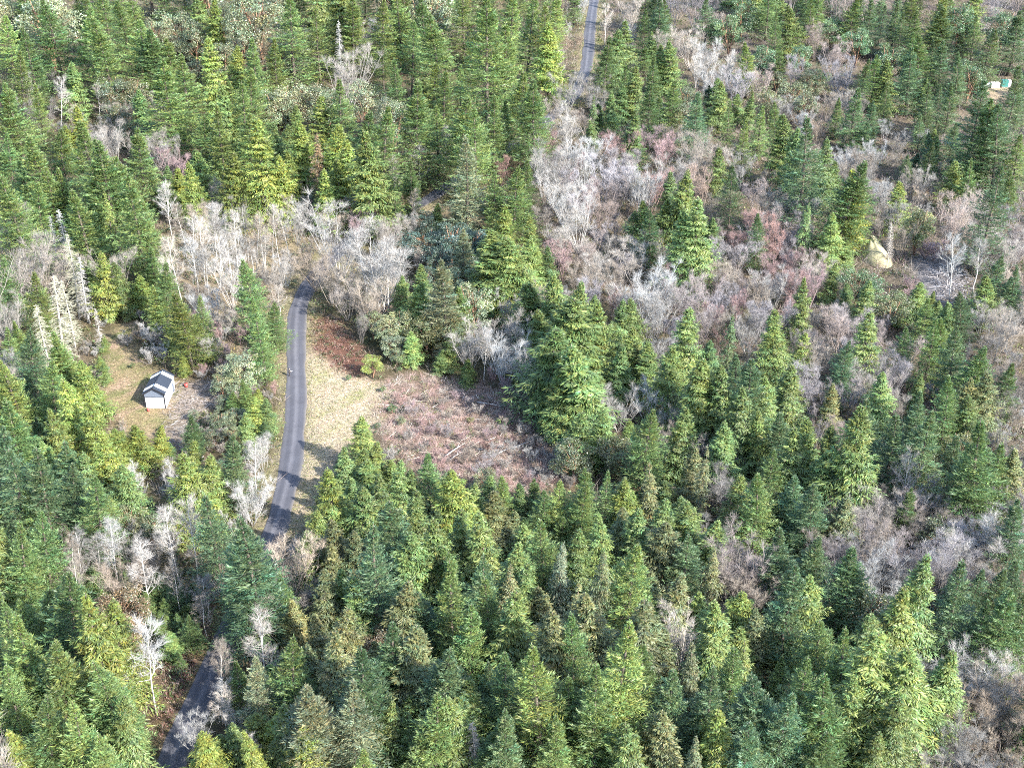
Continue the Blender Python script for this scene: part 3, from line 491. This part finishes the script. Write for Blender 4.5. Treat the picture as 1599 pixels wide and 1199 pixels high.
for tok in TREES.replace("\n", "").split(";"):
    if not tok.strip(): continue
    c, x, y, h, *wm = tok.split(); x, y, h = float(x), float(y), float(h)
    if place(c[0], c[1], x, y, h, strict=not (h < 9 or c[0] in 'BD')) and wm: placed[-1].append(float(wm[0]))
for codes, poly, n, (h0, h1) in SCATTER:
    bx0, bx1 = min(p[0] for p in poly), max(p[0] for p in poly); by0, by1 = min(p[1] for p in poly), max(p[1] for p in poly); k = 0; got = 0
    while got < n and k < n*40:
        k += 1; x, y = prng.uniform(bx0, bx1), prng.uniform(by0, by1)
        if not inpoly(x, y, poly): continue
        c = prng.choice(codes); h = prng.uniform(h0, h1)
        if c[0] == 'B': h *= .6
        g = at(x, y, h)
        if g is None: continue
        if any((g[0] - q[2])**2 + (g[1] - q[3])**2 < 2.2**2 for q in placed): continue
        got += place(c[0], c[1], x, y, h, c[0] != 'B')
# growth in the gaps: a coverage map of the crowns, filled with neighbours of the kind standing nearest
HALF = {'F': .24, 'C': .24, 'H': .16, 'A': .34, 'D': .24, 'M': .44, 'P': .36, 'B': .6, 'S': .15}
CG = 8
cov = np.zeros((int(HH//CG) + 1, int(W//CG) + 1), bool)
yy_, xx_ = np.mgrid[0:cov.shape[0], 0:cov.shape[1]]*CG + CG/2
def crown_px(code, x, y, z, h):
    u0, v0, d0 = proj(x, y, z + h*.1); u1, v1, d1 = proj(x, y, z + h)
    return u0, v0, u1, v1, HALF[code]*h*FPX/d0
def stamp(code, x, y, z, h):
    u0, v0, u1, v1, w = crown_px(code, x, y, z, h); t = (yy_ - v1)/max(4, v0 - v1); c = u1 + (u0 - u1)*t
    hw = w*(np.clip(t, 0, 1)**.8 if code in 'FCHS' else np.sqrt(np.clip(1 - (2*t - 1)**2, 0, 1)))*.85
    cov[(t > 0) & (t < 1.02) & (np.abs(xx_ - c) < hw)] = True
for q in placed: stamp(*q[0:1], *q[2:6])
keep_clear = np.zeros(cov.shape, bool)
VIS_ROAD = [(6, 13), (17, 19), (21, 28)]
ru, rv, rdp = proj(ROAD[:, 0], ROAD[:, 1], ground(ROAD[:, 0], ROAD[:, 1]))
vis = ((rv > 440) & (rv < 850)) | ((rv > 985) & (rv < 1130)) | ((rv < 150)) | ((rv > 295) & (rv < 330) & (ru > 640) & (ru < 700))
for a, b_, d_ in zip(ru[vis], rv[vis], rdp[vis]): keep_clear |= (np.abs(xx_ - a) < 2.4*FPX/d_) & (np.abs(yy_ - b_) < 12)
for P in CLEAR:
    P2 = [proj(p[0], p[1], ground(p[0], p[1]))[:2] for p in P]; keep_clear |= inpoly(xx_, yy_, P2)
keep_clear |= ((np.abs(xx_ - 580) < 26) & (np.abs(yy_ - 580) < 30)) | ((np.abs(xx_ - 1357) < 22) & (np.abs(yy_ - 386) < 24))
hand = [q for q in placed]; HP = np.array([(q[6], q[7]) for q in hand])
def gap_fill(n, seed, hs=(.45, .8)):
    r = random.Random(seed); got = 0
    for _ in range(n*8):
        if got >= n: break
        free_ = np.argwhere(~cov & ~keep_clear)
        if len(free_) < 5: break
        i, j = free_[r.randrange(len(free_))]; u, v = xx_[i, j] + r.uniform(-4, 4), yy_[i, j] + r.uniform(-4, 4)
        k = np.argsort(((HP - (u, v - 40))**2).sum(1))[:4]; q = hand[int(k[r.randrange(4)])]; code, letter = q[0], q[1]
        if code in 'SD' and r.random() < .6: code = 'M'; letter = r.choice('nwq')
        if code in 'H': code = 'C'
        if code == 'M' and r.random() < .45: code = 'P'
        h = q[5]*r.uniform(*hs)
        if code == 'C' and letter == 'y' and r.random() < .5: letter = 'l'
        g = at(u, v, h*.5)
        if g is None or not free(g[0], g[1], code) or any(inpoly(g[0], g[1], Q) for Q in CLEAR): cov[i, j] = True; continue
        u0, v0, u1, v1, w = crown_px(code, *g, h); t = (yy_ - v1)/max(4, v0 - v1); c = u1 + (u0 - u1)*t
        if ((t > 0) & (t < 1) & (np.abs(xx_ - c) < w*np.clip(t, .25, 1)) & keep_clear).sum() > 2: cov[i, j] = True; continue
        placed.append([code, letter, g[0], g[1], g[2], h, u1, v1]); stamp(code, *g, h); got += 1
gap_fill(520, 3, (.55, 1.0))
def screens_bank(q):
    u0, v0, u1, v1, w = crown_px(q[0], *q[2:6]); return q[0] in 'MPBAH' and u0 + w*.8 > 1338 and u0 - w*.8 < 1378 and v1 < 404 and v0 > 372 and abs(u0 - 1342) + abs(v1 - 410) > 8
placed[:] = [q for q in placed if not screens_bank(q)]

ORD = "first second third fourth fifth sixth seventh eighth ninth tenth eleventh twelfth thirteenth fourteenth fifteenth sixteenth seventeenth eighteenth nineteenth twentieth".split()
ROWS = (190, 330, 480, 620, 760, 900, 1040); COLS = (230, 460, 700, 930, 1160, 1380)
ROWN = ("along the top edge", "in upper part", "at bend level", "at shed level", "at brush level", "below the brush", "in lower part", "along the bottom edge")
COLN = ("at far left", "left of bend", "left of centre", "at centre", "right of centre", "on the right", "at far right")
KN = {'F': 'fir', 'C': 'cedar', 'H': 'drooping hemlock', 'A': 'madrone', 'D': 'bare alder', 'M': 'bare maple', 'P': 'twiggy alder', 'B': 'bare bush', 'S': 'dead conifer'}
def size_word(code, h):
    a, b = {'F': (12, 19), 'C': (10, 17), 'H': (13, 16), 'A': (4, 11), 'D': (10, 14), 'M': (8, 11), 'P': (8, 10), 'B': (2.2, 3.2), 'S': (12, 16)}[code]
    return 'small' if h < a else ('tall' if h > b else 'medium')
def build_trees():
    keys = {}; r = random.Random(11)
    for q in placed:
        code, letter, x, y, z, h, px, py, *wm = q
        cx, cy_, _ = proj(x, y, z + h*.6)
        row = sum(cy_ > v for v in ROWS); cl = sum(cx > v for v in COLS)
        keys.setdefault((size_word(code, h), COL[letter][1], KN[code], COLN[cl], ROWN[row]), []).append((cx, q))
    lab = {}
    for k, v in keys.items():
        v.sort(key=lambda e: e[0]); s, cn, kn, c_, r_ = k
        for i, (_, q) in enumerate(v):
            t = f"{s} {cn} {kn} {c_} {r_}"
            if len(v) > 1: t = f"{ORD[min(i, 19)]} {s} {cn} {kn} from left {c_} {r_}"
            lab[id(q)] = t
    for q in placed:
        code, letter, x, y, z, h, px, py, *wm = q; vs_, name, cat = KINDS[code]
        tm, cm, H0 = vs_[r.randrange(len(vs_))]; base = COL[letter][0]
        s = h/H0; w = s*r.uniform(.92, 1.18)*(1.0 if h > 9 or code in "BMP" else 1.25)*{'F': 1.34, 'C': 1.32, 'M': 1.15, 'H': 1.25, 'P': 1.1}.get(code, 1.0)*(1.04 if y > 330 else 1.0)
        if code in "FC": w *= (1.0 + .12*max(0, (14 - h)/14))
        w *= wm[0] if wm else 1.0; root = empty(name, (x, y, z - .05), r.uniform(0, 6.283)); root.scale = (w*r.uniform(.88, 1.12), w*r.uniform(.88, 1.12), s)
        tilt = .03 if code not in "DMP" else .06
        root.rotation_euler = (r.gauss(0, tilt), r.gauss(0, tilt), root.rotation_euler[2])
        v = math.exp(r.gauss(0, .14)); hu = max(-.05, r.gauss(.01, .055)); c = tuple(max(.01, b*v*f_) for b, f_ in zip(base, (1 + hu, 1, 1 - hu)))
        tag(root, lab[id(q)], cat, {'F': 'fir trees of the forest', 'C': 'cedar trees of the forest', 'H': 'sparse hemlocks', 'A': 'broadleaf evergreen trees', 'D': 'bare alders', 'M': 'bare maples', 'P': 'twiggy bare alders', 'B': 'leafless bushes', 'S': 'dead standing conifers'}[code])
        bc = {'A': (.20, .12, .08), 'M': tuple(k*1.05 for k in c), 'P': tuple(k*1.0 for k in c), 'B': tuple(k*.8 for k in c), 'D': (.42, .405, .385), 'S': tuple(k*1.02 for k in c)}.get(code)
        if code == 'S' and letter == 'p': c = (.26, .26, .20); bc = (.29, .27, .24)
        obj("trunk", tm, root, bc or (.2, .16, .13)); obj("crown" if code in "FCHA" else "branches", cm, root, c)
build_trees()
print("TREES", len(placed), {k: sum(q[0] == k for q in placed) for k in KINDS})

# ------------------------------------------------------------------ undergrowth nobody could count
P_T = np.array([(q[2], q[3], q[5]) for q in placed])
def scatter_pts(n, seed, pad=25):
    rng = np.random.default_rng(seed); px = rng.uniform(-60, W + 60, n*3); 
    # evenly over the ground in view
    y = rng.uniform(105, 560, n*6); x = rng.uniform(-1, 1, n*6)*(y*.40 + 25); u, v, d = proj(x, y, ground(x, y))
    k = (u > -60) & (u < W + 60) & (v > -30) & (v < HH + 80); x, y = x[k][:n], y[k][:n]
    return rng, x, y
def inany(x, y, polys):
    r = np.zeros(len(x), bool)
    for P in polys: r |= inpoly(x, y, P)
    return r
def clumps(name, label, cat, x, y, rng, kindf, material, color=(1, 1, 1)):
    mb = MB(); kindf(mb, np.stack([x, y, ground(x, y)], 1), rng)
    o = obj(name, mb.mesh(name, material), None, color); tag(o, label, cat, kind="stuff"); return o
def leafy(k, size, leaf, cols):
    def f(mb, P, rng):
        n = len(P); sc = rng.uniform(.5, 1.2, n)*size
        Q = np.repeat(P, k, 0); s = np.repeat(sc, k)[:, None]; m = len(Q); d = nrm(rng.normal(size=(m, 3)) + np.array([0, 0, .5])); d[:, 2] = np.abs(d[:, 2])
        p = Q + d*s*rng.uniform(.3, 1, (m, 1))*np.array([1.1, 1.1, .8]); t = np.asarray(cols)[rng.integers(0, len(cols), n)]; t = np.repeat(t, k, 0)*jit_tint(rng, m, .22, .1)
        blades(mb, p, d + rng.normal(0, .6, (m, 3)), rng.uniform(.6, 1.3, m)*leaf, rng.uniform(.35, .6, m)*leaf, d + rng.normal(0, .5, (m, 3)), t)
    return f
def canes(k, hgt, width, cols, lean=.9, flat=False):
    def f(mb, P, rng):
        n = len(P); sc = rng.uniform(.55, 1.2, n)*hgt; Q = np.repeat(P, k, 0); s = np.repeat(sc, k); m = len(Q)
        d = rng.normal(size=(m, 3))*lean; d[:, 2] = np.abs(d[:, 2])*.4 + .45
        t = np.asarray(cols)[rng.integers(0, len(cols), n)]; t = np.repeat(t, k, 0)*jit_tint(rng, m, .2, .06)
        if flat:
            blades(mb, Q + rng.normal(0, .5, (m, 3))*np.array([1, 1, 0]), d, s*rng.uniform(.5, 1.2, m), np.full(m, width), rng.normal(size=(m, 3)), t, .3); return
        spikes(mb, Q + rng.normal(0, .25, (m, 3))*np.array([1, 1, 0]), d, s*rng.uniform(.6, 1.2, m), np.full(m, width), t, rng, .45)
    return f
def tufts(k, hgt, width, cols):
    def f(mb, P, rng):
        n = len(P); Q = np.repeat(P, k, 0); m = len(Q); d = rng.normal(size=(m, 3))*.7; d[:, 2] = np.abs(d[:, 2])*.5 + .5
        t = np.asarray(cols)[rng.integers(0, len(cols), n)]; t = np.repeat(t, k, 0)*jit_tint(rng, m, .18, .05)
        blades(mb, Q + rng.normal(0, .12, (m, 3))*np.array([1, 1, 0]), d, rng.uniform(.5, 1.3, m)*hgt, np.full(m, width), rng.normal(size=(m, 3)), t)
    return f
rng, x, y = scatter_pts(11500, 21); dd = road_dist(x, y)
k = (dd > ROAD_W/2 + 1.0) & ~inany(x, y, CLEAR); xa, ya = x[k], y[k]
clumps("undergrowth_shrubs", "low mixed green undergrowth between the trees", "undergrowth", xa, ya, rng, leafy(18, 1.3, .52, [(.06, .09, .03), (.05, .075, .035), (.09, .10, .035), (.04, .065, .03), (.12, .12, .05)]), M_GROUNDLEAF)
rng, x, y = scatter_pts(12000, 22); dd = road_dist(x, y); k = (dd > ROAD_W/2 + .9) & ~inany(x, y, CLEAR)
clumps("brushwood", "dry tan and grey brushwood on the forest floor", "brushwood", x[k], y[k], rng, canes(18, 2.6, .035, [(.16, .14, .12), (.21, .18, .165), (.14, .11, .095), (.18, .13, .125)], .6, True), M_TWIG)
rng, x, y = scatter_pts(15000, 23); dd = road_dist(x, y); u_, v_, _ = proj(x, y, ground(x, y)); k = (dd > ROAD_W/2 + 2.0) & ~inany(x, y, CLEAR) & (u_ > 820 + 60*np.sin(y*.08)) & (rng.uniform(size=len(x)) < .85)
clumps("leafless_thicket", "grey and mauve leafless thicket filling the right slope", "thicket", x[k], y[k], rng, canes(15, 3.6, .04, [(.17, .15, .13), (.18, .15, .155), (.22, .20, .18), (.14, .115, .11), (.19, .135, .14)], .5, True), M_TWIG)
def in_poly_pts(poly, n, seed):
    rng = np.random.default_rng(seed); P = np.array(poly); x = rng.uniform(P[:, 0].min() - 1, P[:, 0].max() + 1, n*6); y = rng.uniform(P[:, 1].min() - 1, P[:, 1].max() + 1, n*6)
    k = inpoly(x + rng.normal(0, .5, len(x)), y + rng.normal(0, .5, len(x)), poly) & (road_dist(x, y) > ROAD_W/2 + .35); return rng, x[k][:n], y[k][:n]
rng, x, y = in_poly_pts(Z_PINK, 900, 31)
clumps("pink_bramble", "pinkish bare bramble canes filling the brush clearing", "bramble", x, y, rng, canes(22, 1.5, .026, [(.28, .185, .175), (.31, .215, .20), (.22, .145, .13), (.28, .23, .195), (.31, .27, .24), (.19, .135, .12), (.32, .235, .225), (.25, .23, .215)], 1.0), M_TWIG)
rng, x, y = in_poly_pts(Z_PINK, 210, 32)
clumps("clearing_weeds", "scattered green weeds among the pink canes", "weeds", x, y, rng, leafy(24, .75, .26, [(.09, .12, .04), (.13, .14, .06), (.16, .16, .09)]), M_GROUNDLEAF)
for nm, lb, Z, n, sd in (("red_bramble", "red-brown bramble patch beside the lane below the bare maples", Z_RED, 260, 33), ("red_leaf_bramble", "dark red bramble strip along the shaded lower lane", Z_ROADRED, 320, 34)):
    rng, x, y = in_poly_pts(Z, n, sd)
    clumps(nm, lb, "bramble", x, y, rng, leafy(34, .55, .22, [(.15, .075, .062), (.11, .06, .05), (.19, .12, .09), (.10, .08, .05), (.07, .08, .035), (.22, .16, .12)]), M_GROUNDLEAF)
rng, x, y = in_poly_pts(Z_STRAW, 3200, 35)
clumps("dry_grass", "pale straw-coloured dry grass beside the lane", "grass", x, y, rng, tufts(9, .30, .045, [(.31, .265, .20), (.35, .30, .245), (.27, .24, .165), (.18, .19, .085), (.33, .26, .215)]), M_GROUNDLEAF)
rng, x, y = in_poly_pts(Z_SHED, 2600, 36); k = ~((x > _sl[0] - .3) & (x < _sl[0] + 4.4) & (y > _sl[1] - .3) & (y < _sl[1] + 6.6))
clumps("mown_grass", "short yellowish grass around the white shed", "grass", x[k], y[k], rng, tufts(8, .14, .05, [(.19, .175, .08), (.24, .19, .13), (.13, .15, .05), (.22, .165, .115)]), M_GROUNDLEAF)
# weeds and grass on the verges of the lane
rng = np.random.default_rng(37); i = rng.integers(2, len(ROAD) - 2, 3600); T = np.gradient(ROAD, axis=0); T /= np.linalg.norm(T, axis=1, keepdims=True)
off = (ROAD_W/2 - .05 + np.abs(rng.normal(0, 1.0, 3600)))*rng.choice([-1, 1], 3600); x, y = ROAD[i, 0] + T[i, 1]*off, ROAD[i, 1] - T[i, 0]*off
k = road_dist(x, y) > ROAD_W/2 - .12
clumps("verge_grass", "short mixed grass along both verges of the lane", "grass", x[k], y[k], rng, tufts(9, .26, .05, [(.20, .20, .07), (.30, .27, .13), (.12, .15, .04), (.36, .30, .19)]), M_GROUNDLEAF)

# ------------------------------------------------------------------ the shed
M_WHITE = plain("white_siding", (.80, .80, .79), .5, .04, 3); M_GREY = plain("grey_siding", (.095, .115, .15), .6, .08, 3); M_DARK = plain("dark_trim", (.010, .011, .015), .6, .2, 5)
M_ROOFD = plain("dark_roof_sheet", (.011, .017, .028), .75, .2, 2); M_ROOFW = plain("white_roof_sheet", (.78, .79, .80), .45, .05, 3)
M_RED = plain("red_plastic", (.45, .06, .05), .45, .2, 6); M_BLACK = plain("black_cloth", (.018, .018, .022), .8, .3, 9); M_SKIN = plain("skin", (.42, .26, .19), .6, .1, 6)
M_TEAL = plain("teal_plastic", (.02, .12, .105), .6, .1, 5); M_BLUE = plain("blue_tarp_sheet", (.02, .09, .24), .6, .4, 3); M_PALEWOOD = bark_material("weathered_wood", False, (.20, .18, .165), (.36, .335, .31), 3)
def part(name, parent, material, fn, smooth=False):
    mb = MB(); fn(mb); return obj(name, mb.mesh(name, material, smooth), parent)
def build_shed():
    w = float(np.linalg.norm(_sr - _sl)); d = 6.6; u = (_sr - _sl)[:2]; ang = math.atan2(u[1], u[0]); 
    n = np.array([-math.sin(ang), math.cos(ang)]); c0 = _sl[:2] + u*.5 + n*d*.5
    z0 = min(ground(*( _sl[:2])), ground(*(_sr[:2])), ground(*(_sb[:2]))) - .02
    root = empty("garden_shed", (c0[0], c0[1], z0), ang); tag(root, "white gabled garage shed with dark banded roof in the mown clearing", "shed")
    hw, hd, ez, rz = w/2, d/2, 3.0, 4.05
    for sx in (-1, 1): part("wall", root, M_WHITE, lambda m: box(m, sx*(hw - .04) - .04, sx*(hw - .04) + .04, -hd + .08, hd - .08, 0, ez))
    def gable(y0, y1):
        def f(m):
            V = [(-hw, y, z) for y in (y0, y1) for z in (0,)] ; pr = [(-hw, 0), (hw, 0), (hw, ez), (0, rz - .06), (-hw, ez)]
            V = [(x, y, z) for y in (y0, y1) for x, z in pr]
            F = [(0,1,2),(0,2,3),(0,3,4),(5,7,6),(5,8,7),(5,9,8)] + [t for i in range(5) for t in ((i, i+5, (i+1) % 5), ((i+1) % 5, i+5, (i+1) % 5 + 5))]
            m.add(V, F)
        return f
    part("gable_wall", root, M_GREY, gable(-hd, -hd + .08)); part("gable_wall", root, M_GREY, gable(hd - .08, hd))
    dr = part("overhead_door", root, M_DARK, lambda m: box(m, -hw + .16, hw - .16, -hd - .03, -hd - .003, .02, 2.26))
    for k in range(4): part("door_panel", dr, M_WHITE, lambda m: box(m, -hw + .24, hw - .24, -hd - .06, -hd - .032, .04 + k*.535, .04 + k*.535 + .515))
    for sx in (-1, 1): part("corner_trim", root, M_DARK, lambda m: box(m, sx*(hw - .055) - .075, sx*(hw - .055) + .075, -hd - .05, -hd - .004, 0, ez - .02))
    part("side_door", root, M_GREY, lambda m: box(m, hw + .004, hw + .04, hd - 1.6, hd - .6, .05, 2.1))
    fr = [0, .13, .27, .77, .91, 1.0]; ov = .22; L = d + 2*ov; cols_ = (M_ROOFD, M_ROOFW, M_ROOFD, M_ROOFW, M_ROOFD)
    for sx in (-1, 1):
        for k in range(5):
            y0, y1 = -hd - ov + L*fr[k] + .01, -hd - ov + L*fr[k+1] - .01
            def f(m):
                sl = (rz - ez)/hw; xe = hw + .20; ze = ez - sl*.20 + .02
                V = [(x, y, z + t) for t in (0, .06) for y in (y0, y1) for x, z in ((0, rz + .02), (sx*xe, ze))]
                m.add(V, [(0,1,3),(0,3,2),(4,6,7),(4,7,5),(0,4,5),(0,5,1),(2,3,7),(2,7,6),(1,5,7),(1,7,3),(0,2,6),(0,6,4)])
            part("roof_panel", root, cols_[k], f)
    part("ridge_cap", root, M_DARK, lambda m: tube(m, [(0, -hd - ov - .02, rz + .07), (0, 0, rz + .07), (0, hd + ov + .02, rz + .07)], [.09]*3, 6))
    part("fascia", root, M_DARK, lambda m: [m.add([(0, -hd - ov - t, rz + .07), (sx*(hw + .2), -hd - ov - t, ez - .12), (sx*(hw + .2), -hd - ov - t, ez - .34), (0, -hd - ov - t, rz - .16)], [(0,1,2),(0,2,3)]) for t in (.01, .05) for sx in (-1, 1)])
build_shed()
def bucket(px, py, label, s=1.0):
    g = at(px, py); t = empty("bucket", (g[0], g[1], g[2])); tag(t, label, "bucket")
    def body(m):
        tube(m, [(0, 0, .0), (0, 0, .3*s), (0, 0, .62*s)], [.26*s, .30*s, .34*s], 14); tube(m, [(0, 0, .60*s), (0, 0, .66*s)], [.37*s, .37*s], 14)
    part("body", t, M_RED, body, True)
    a = np.linspace(0, math.pi, 9); part("handle", t, M_DARK, lambda m: tube(m, np.stack([np.cos(a)*.36*s, 0*a + .05, .6*s + np.sin(a)*.25*s], 1), [.018]*9, 5))
bucket(291, 604, "red bucket on the ground right of the shed", 1.0)
bucket(232, 642, "red bucket standing before the shed door", .75)

# ------------------------------------------------------------------ sticks, logs and piles
def stick_pile(name, label, poly, n, seed, ln, width, cols, hmax=.5):
    rng, x, y = in_poly_pts(poly, n, seed); m = len(x); mb = MB(); a = rng.uniform(0, 6.28, m)
    d = np.stack([np.cos(a), np.sin(a), rng.normal(0, .16, m)], 1); t = np.asarray(cols)[rng.integers(0, len(cols), m)]*jit_tint(rng, m, .15, .04)
    spikes(mb, np.stack([x, y, ground(x, y) + .04 + np.abs(rng.normal(0, hmax*.5, m))], 1), d, rng.uniform(.4, 1.2, m)*ln, np.full(m, width), t, rng, .12)
    tag(obj(name, mb.mesh(name, M_TWIG), None, (1, 1, 1)), label, "brush pile", kind="stuff")
stick_pile("slash_debris", "grey cut branches strewn on the ground beside the shed", Z_DEBRIS, 520, 41, 1.8, .07, [(.20, .18, .185), (.27, .25, .245), (.15, .13, .125)])
stick_pile("branch_pile", "pale branches heaped on the grey gravel pad", gpoly([(1452,432),(1480,422),(1515,432),(1518,470),(1490,480),(1466,455)]), 260, 42, 2.8, .11, [(.25, .24, .25), (.18, .17, .17), (.30, .29, .30)], 1.0)
stick_pile("fallen_sticks", "pale fallen sticks scattered through the pink brush", Z_PINK, 130, 43, 2.6, .06, [(.55, .50, .46), (.42, .36, .33)], .7)
for k, (a, b, lb) in enumerate((((696, 716), (726, 697), "pale fallen log slanting across the lower brush clearing"), ((703, 722), (720, 712), "short pale log under the slanting one in the brush"), ((745, 632), (785, 640), "grey fallen log at the upper edge of the brush"), ((766, 718), (803, 702), "long pale fallen log in the middle of the brush"), ((800, 704), (842, 690), "weathered fallen log near the dark gully edge"), ((860, 690), (888, 722), "thin fallen trunk pointing downhill in the brush"))):
    A, B = at(*a), at(*b); A[2] += .55; B[2] += .7; mid = (A + B)/2; t = empty("fallen_log", mid); tag(t, lb, "log", "fallen logs in the brush clearing")
    part("trunk", t, M_PALEWOOD, lambda m: tube(m, np.stack([A, A*.5 + B*.5 + [0, 0, .1], B]) - mid, [.13, .10, .05], 7), True)
    part("branch_stub", t, M_PALEWOOD, lambda m: tube(m, np.stack([A*.4 + B*.6, A*.3 + B*.7 + [.1, .3, .7]]) - mid, [.06, .02], 4), True)

# ------------------------------------------------------------------ sunlit bank on the right, things in the far yard
def mound():
    c = at(1356, 396); n1_, n2_ = 18, 40; V, F = [], []
    for i in range(n1_):
        for j in range(n2_):
            r_ = i/(n1_ - 1); a = j*2*math.pi/n2_; x = r_*math.cos(a)*4.0; y = r_*math.sin(a)*8.0; xx, yy = c[0] + x*.9 + y*-.25, c[1] + y
            z = ground(xx, yy) + 3.5*(1 - r_**2)**.9*(1 + .14*math.sin(a*3 + 1) + .08*math.sin(a*7)) - .15*r_ + .12*math.sin(xx*2.1)*math.cos(yy*1.7)*(1 - r_); V.append((xx, yy, z))
    for i in range(n1_ - 1):
        for j in range(n2_):
            k = (j + 1) % n2_; F += [(i*n2_ + j, (i+1)*n2_ + j, (i+1)*n2_ + k), (i*n2_ + j, (i+1)*n2_ + k, i*n2_ + k)]
    mb = MB(); mb.add(V, F); tag(obj("earth_bank", mb.mesh("earth_bank", plain("straw_bank", (.30, .265, .15), .95, .6, .7, 0, 1.0), True)), kind="structure")
mound()
g = at(1568, 136); t = empty("water_tote", g); tag(t, "teal and white water tote in the far dirt yard", "tote")
part("tank", t, M_TEAL, lambda m: (box(m, -.9, .9, -.8, .8, .2, 2.0), tube(m, [(0, 0, 2.0), (0, 0, 2.12)], [.3, .3], 10)))
part("pallet", t, M_PALEWOOD, lambda m: box(m, -1, 1, -.9, .9, 0, .19)); part("cage_post", t, M_WHITE, lambda m: box(m, .92, 1.7, -.7, .7, .1, 2.1))
for px, py, lb, s in ((1541, 136, "small white box at the left of the far dirt yard", .9), (1553, 137, "white chest between the dark gap and teal tote", 1.2)):
    g = at(px, py); t = empty("storage_chest", g); tag(t, lb, "chest", "white chests in the far yard")
    part("body", t, M_WHITE, lambda m: box(m, -s, s, -.6*s, .6*s, 0, 1.1*s)); part("lid", t, M_WHITE, lambda m: box(m, -s*1.04, s*1.04, -.64*s, .64*s, 1.1*s + .01, 1.25*s))
def tarp(m):
    n = 12; V, F = [], []; rg = np.random.default_rng(3)
    for i in range(n):
        for j in range(n):
            u, v = i/(n-1)*2 - 1, j/(n-1)*2 - 1; V.append((u*1.3, v*1.0, .55*max(0, 1 - abs(u)**3)*max(0, 1 - abs(v)**3) + rg.normal(0, .04) + .03))
    for i in range(n-1):
        for j in range(n-1): a = i*n + j; F += [(a, a+n, a+n+1), (a, a+n+1, a+1)]
    m.add(V, F)
g = at(1481, 224); t = empty("tarp_cover", g); tag(t, "blue tarp over a heap beside the tall dark firs", "tarp"); part("sheet", t, M_BLUE, tarp)

# ------------------------------------------------------------------ the person at the edge of the lane
def person(px, py):
    g = at(px, py); root = empty("person", (g[0], g[1], g[2] + .02), math.radians(75)); tag(root, "person in black clothes standing at the lane's edge holding a white sheet", "person")
    J = {'pelvis': (0, 0, .95), 'chest': (0, .01, 1.28), 'neck': (0, 0, 1.48), 'head': (0, -.02, 1.63), 'crown': (0, -.01, 1.74)}
    for s, n in ((-1, 'r'), (1, 'l')):
        J.update({'hip' + n: (s*.10, 0, .90), 'knee' + n: (s*.12, -.02, .50), 'ank' + n: (s*.12, .02, .09), 'toe' + n: (s*.13, -.17, .04), 'sh' + n: (s*.20, 0, 1.41), 'el' + n: (s*.25, -.02, 1.13), 'wr' + n: (s*.13, -.26, 1.14), 'ha' + n: (s*.08, -.34, 1.15)})
    E = [('pelvis', 'chest'), ('chest', 'neck'), ('neck', 'head'), ('head', 'crown')]
    for n in 'rl': E += [('pelvis', 'hip' + n), ('hip' + n, 'knee' + n), ('knee' + n, 'ank' + n), ('ank' + n, 'toe' + n), ('chest', 'sh' + n), ('sh' + n, 'el' + n), ('el' + n, 'wr' + n), ('wr' + n, 'ha' + n)]
    Rr = {'pelvis': .15, 'chest': .16, 'neck': .06, 'head': .105, 'crown': .07, 'hip': .10, 'knee': .06, 'ank': .045, 'toe': .04, 'sh': .07, 'el': .048, 'wr': .034, 'ha': .035}
    def skin(name, keep, infl, material, parent):
        ks = [k for k in J if keep(k)]; me = bpy.data.meshes.new(name); me.from_pydata([J[k] for k in ks], [(ks.index(a), ks.index(b)) for a, b in E if a in ks and b in ks], []); me.materials.append(material)
        o = obj(name, me, parent); md = o.modifiers.new("skin", 'SKIN'); me.skin_vertices or None
        if not me.skin_vertices:
            try: me.attributes.new("skin", 'FLOAT', 'POINT')
            except Exception: pass
        if me.skin_vertices:
            for i, k in enumerate(ks):
                r_ = Rr[k if k in Rr else k[:-1]]*infl; me.skin_vertices[0].data[i].radius = (r_, r_*.8 if k in ('pelvis', 'chest') else r_)
            me.skin_vertices[0].data[0].use_root = True
        o.modifiers.new("sub", 'SUBSURF').levels = 1; o.modifiers["sub"].render_levels = 2; md.use_smooth_shade = True; return o
    bpy.context.view_layer.update()
    body = skin("body", lambda k: True, 1.0, M_SKIN, root)
    skin("jacket", lambda k: k in ('pelvis', 'chest', 'neck') or k[:2] in ('sh', 'el', 'wr'), 1.16, M_BLACK, root)
    skin("trousers", lambda k: k in ('pelvis',) or k[:3] in ('hip', 'kne', 'ank'), 1.14, M_BLACK, root); 
    for n in 'rl': skin("shoe", lambda k: k in ('ank' + n, 'toe' + n), 1.25, M_BLACK, root)
    part("hair", root, M_BLACK, lambda m: tube(m, [(0, .02, 1.60), (0, .02, 1.70), (0, .01, 1.77), (0, .01, 1.80)], [.115, .125, .09, .02], 10), True)
    g2 = (g[0] + .36, g[1] - .10, g[2] + 1.18)
    sh_ = empty("paper_sheet", g2, math.radians(75)); tag(sh_, "white sheet held by the person on the lane", "paper"); part("page", sh_, M_WHITE, lambda m: box(m, -.13, .13, -.18, .18, .02, .035))
person(452.5, 588)
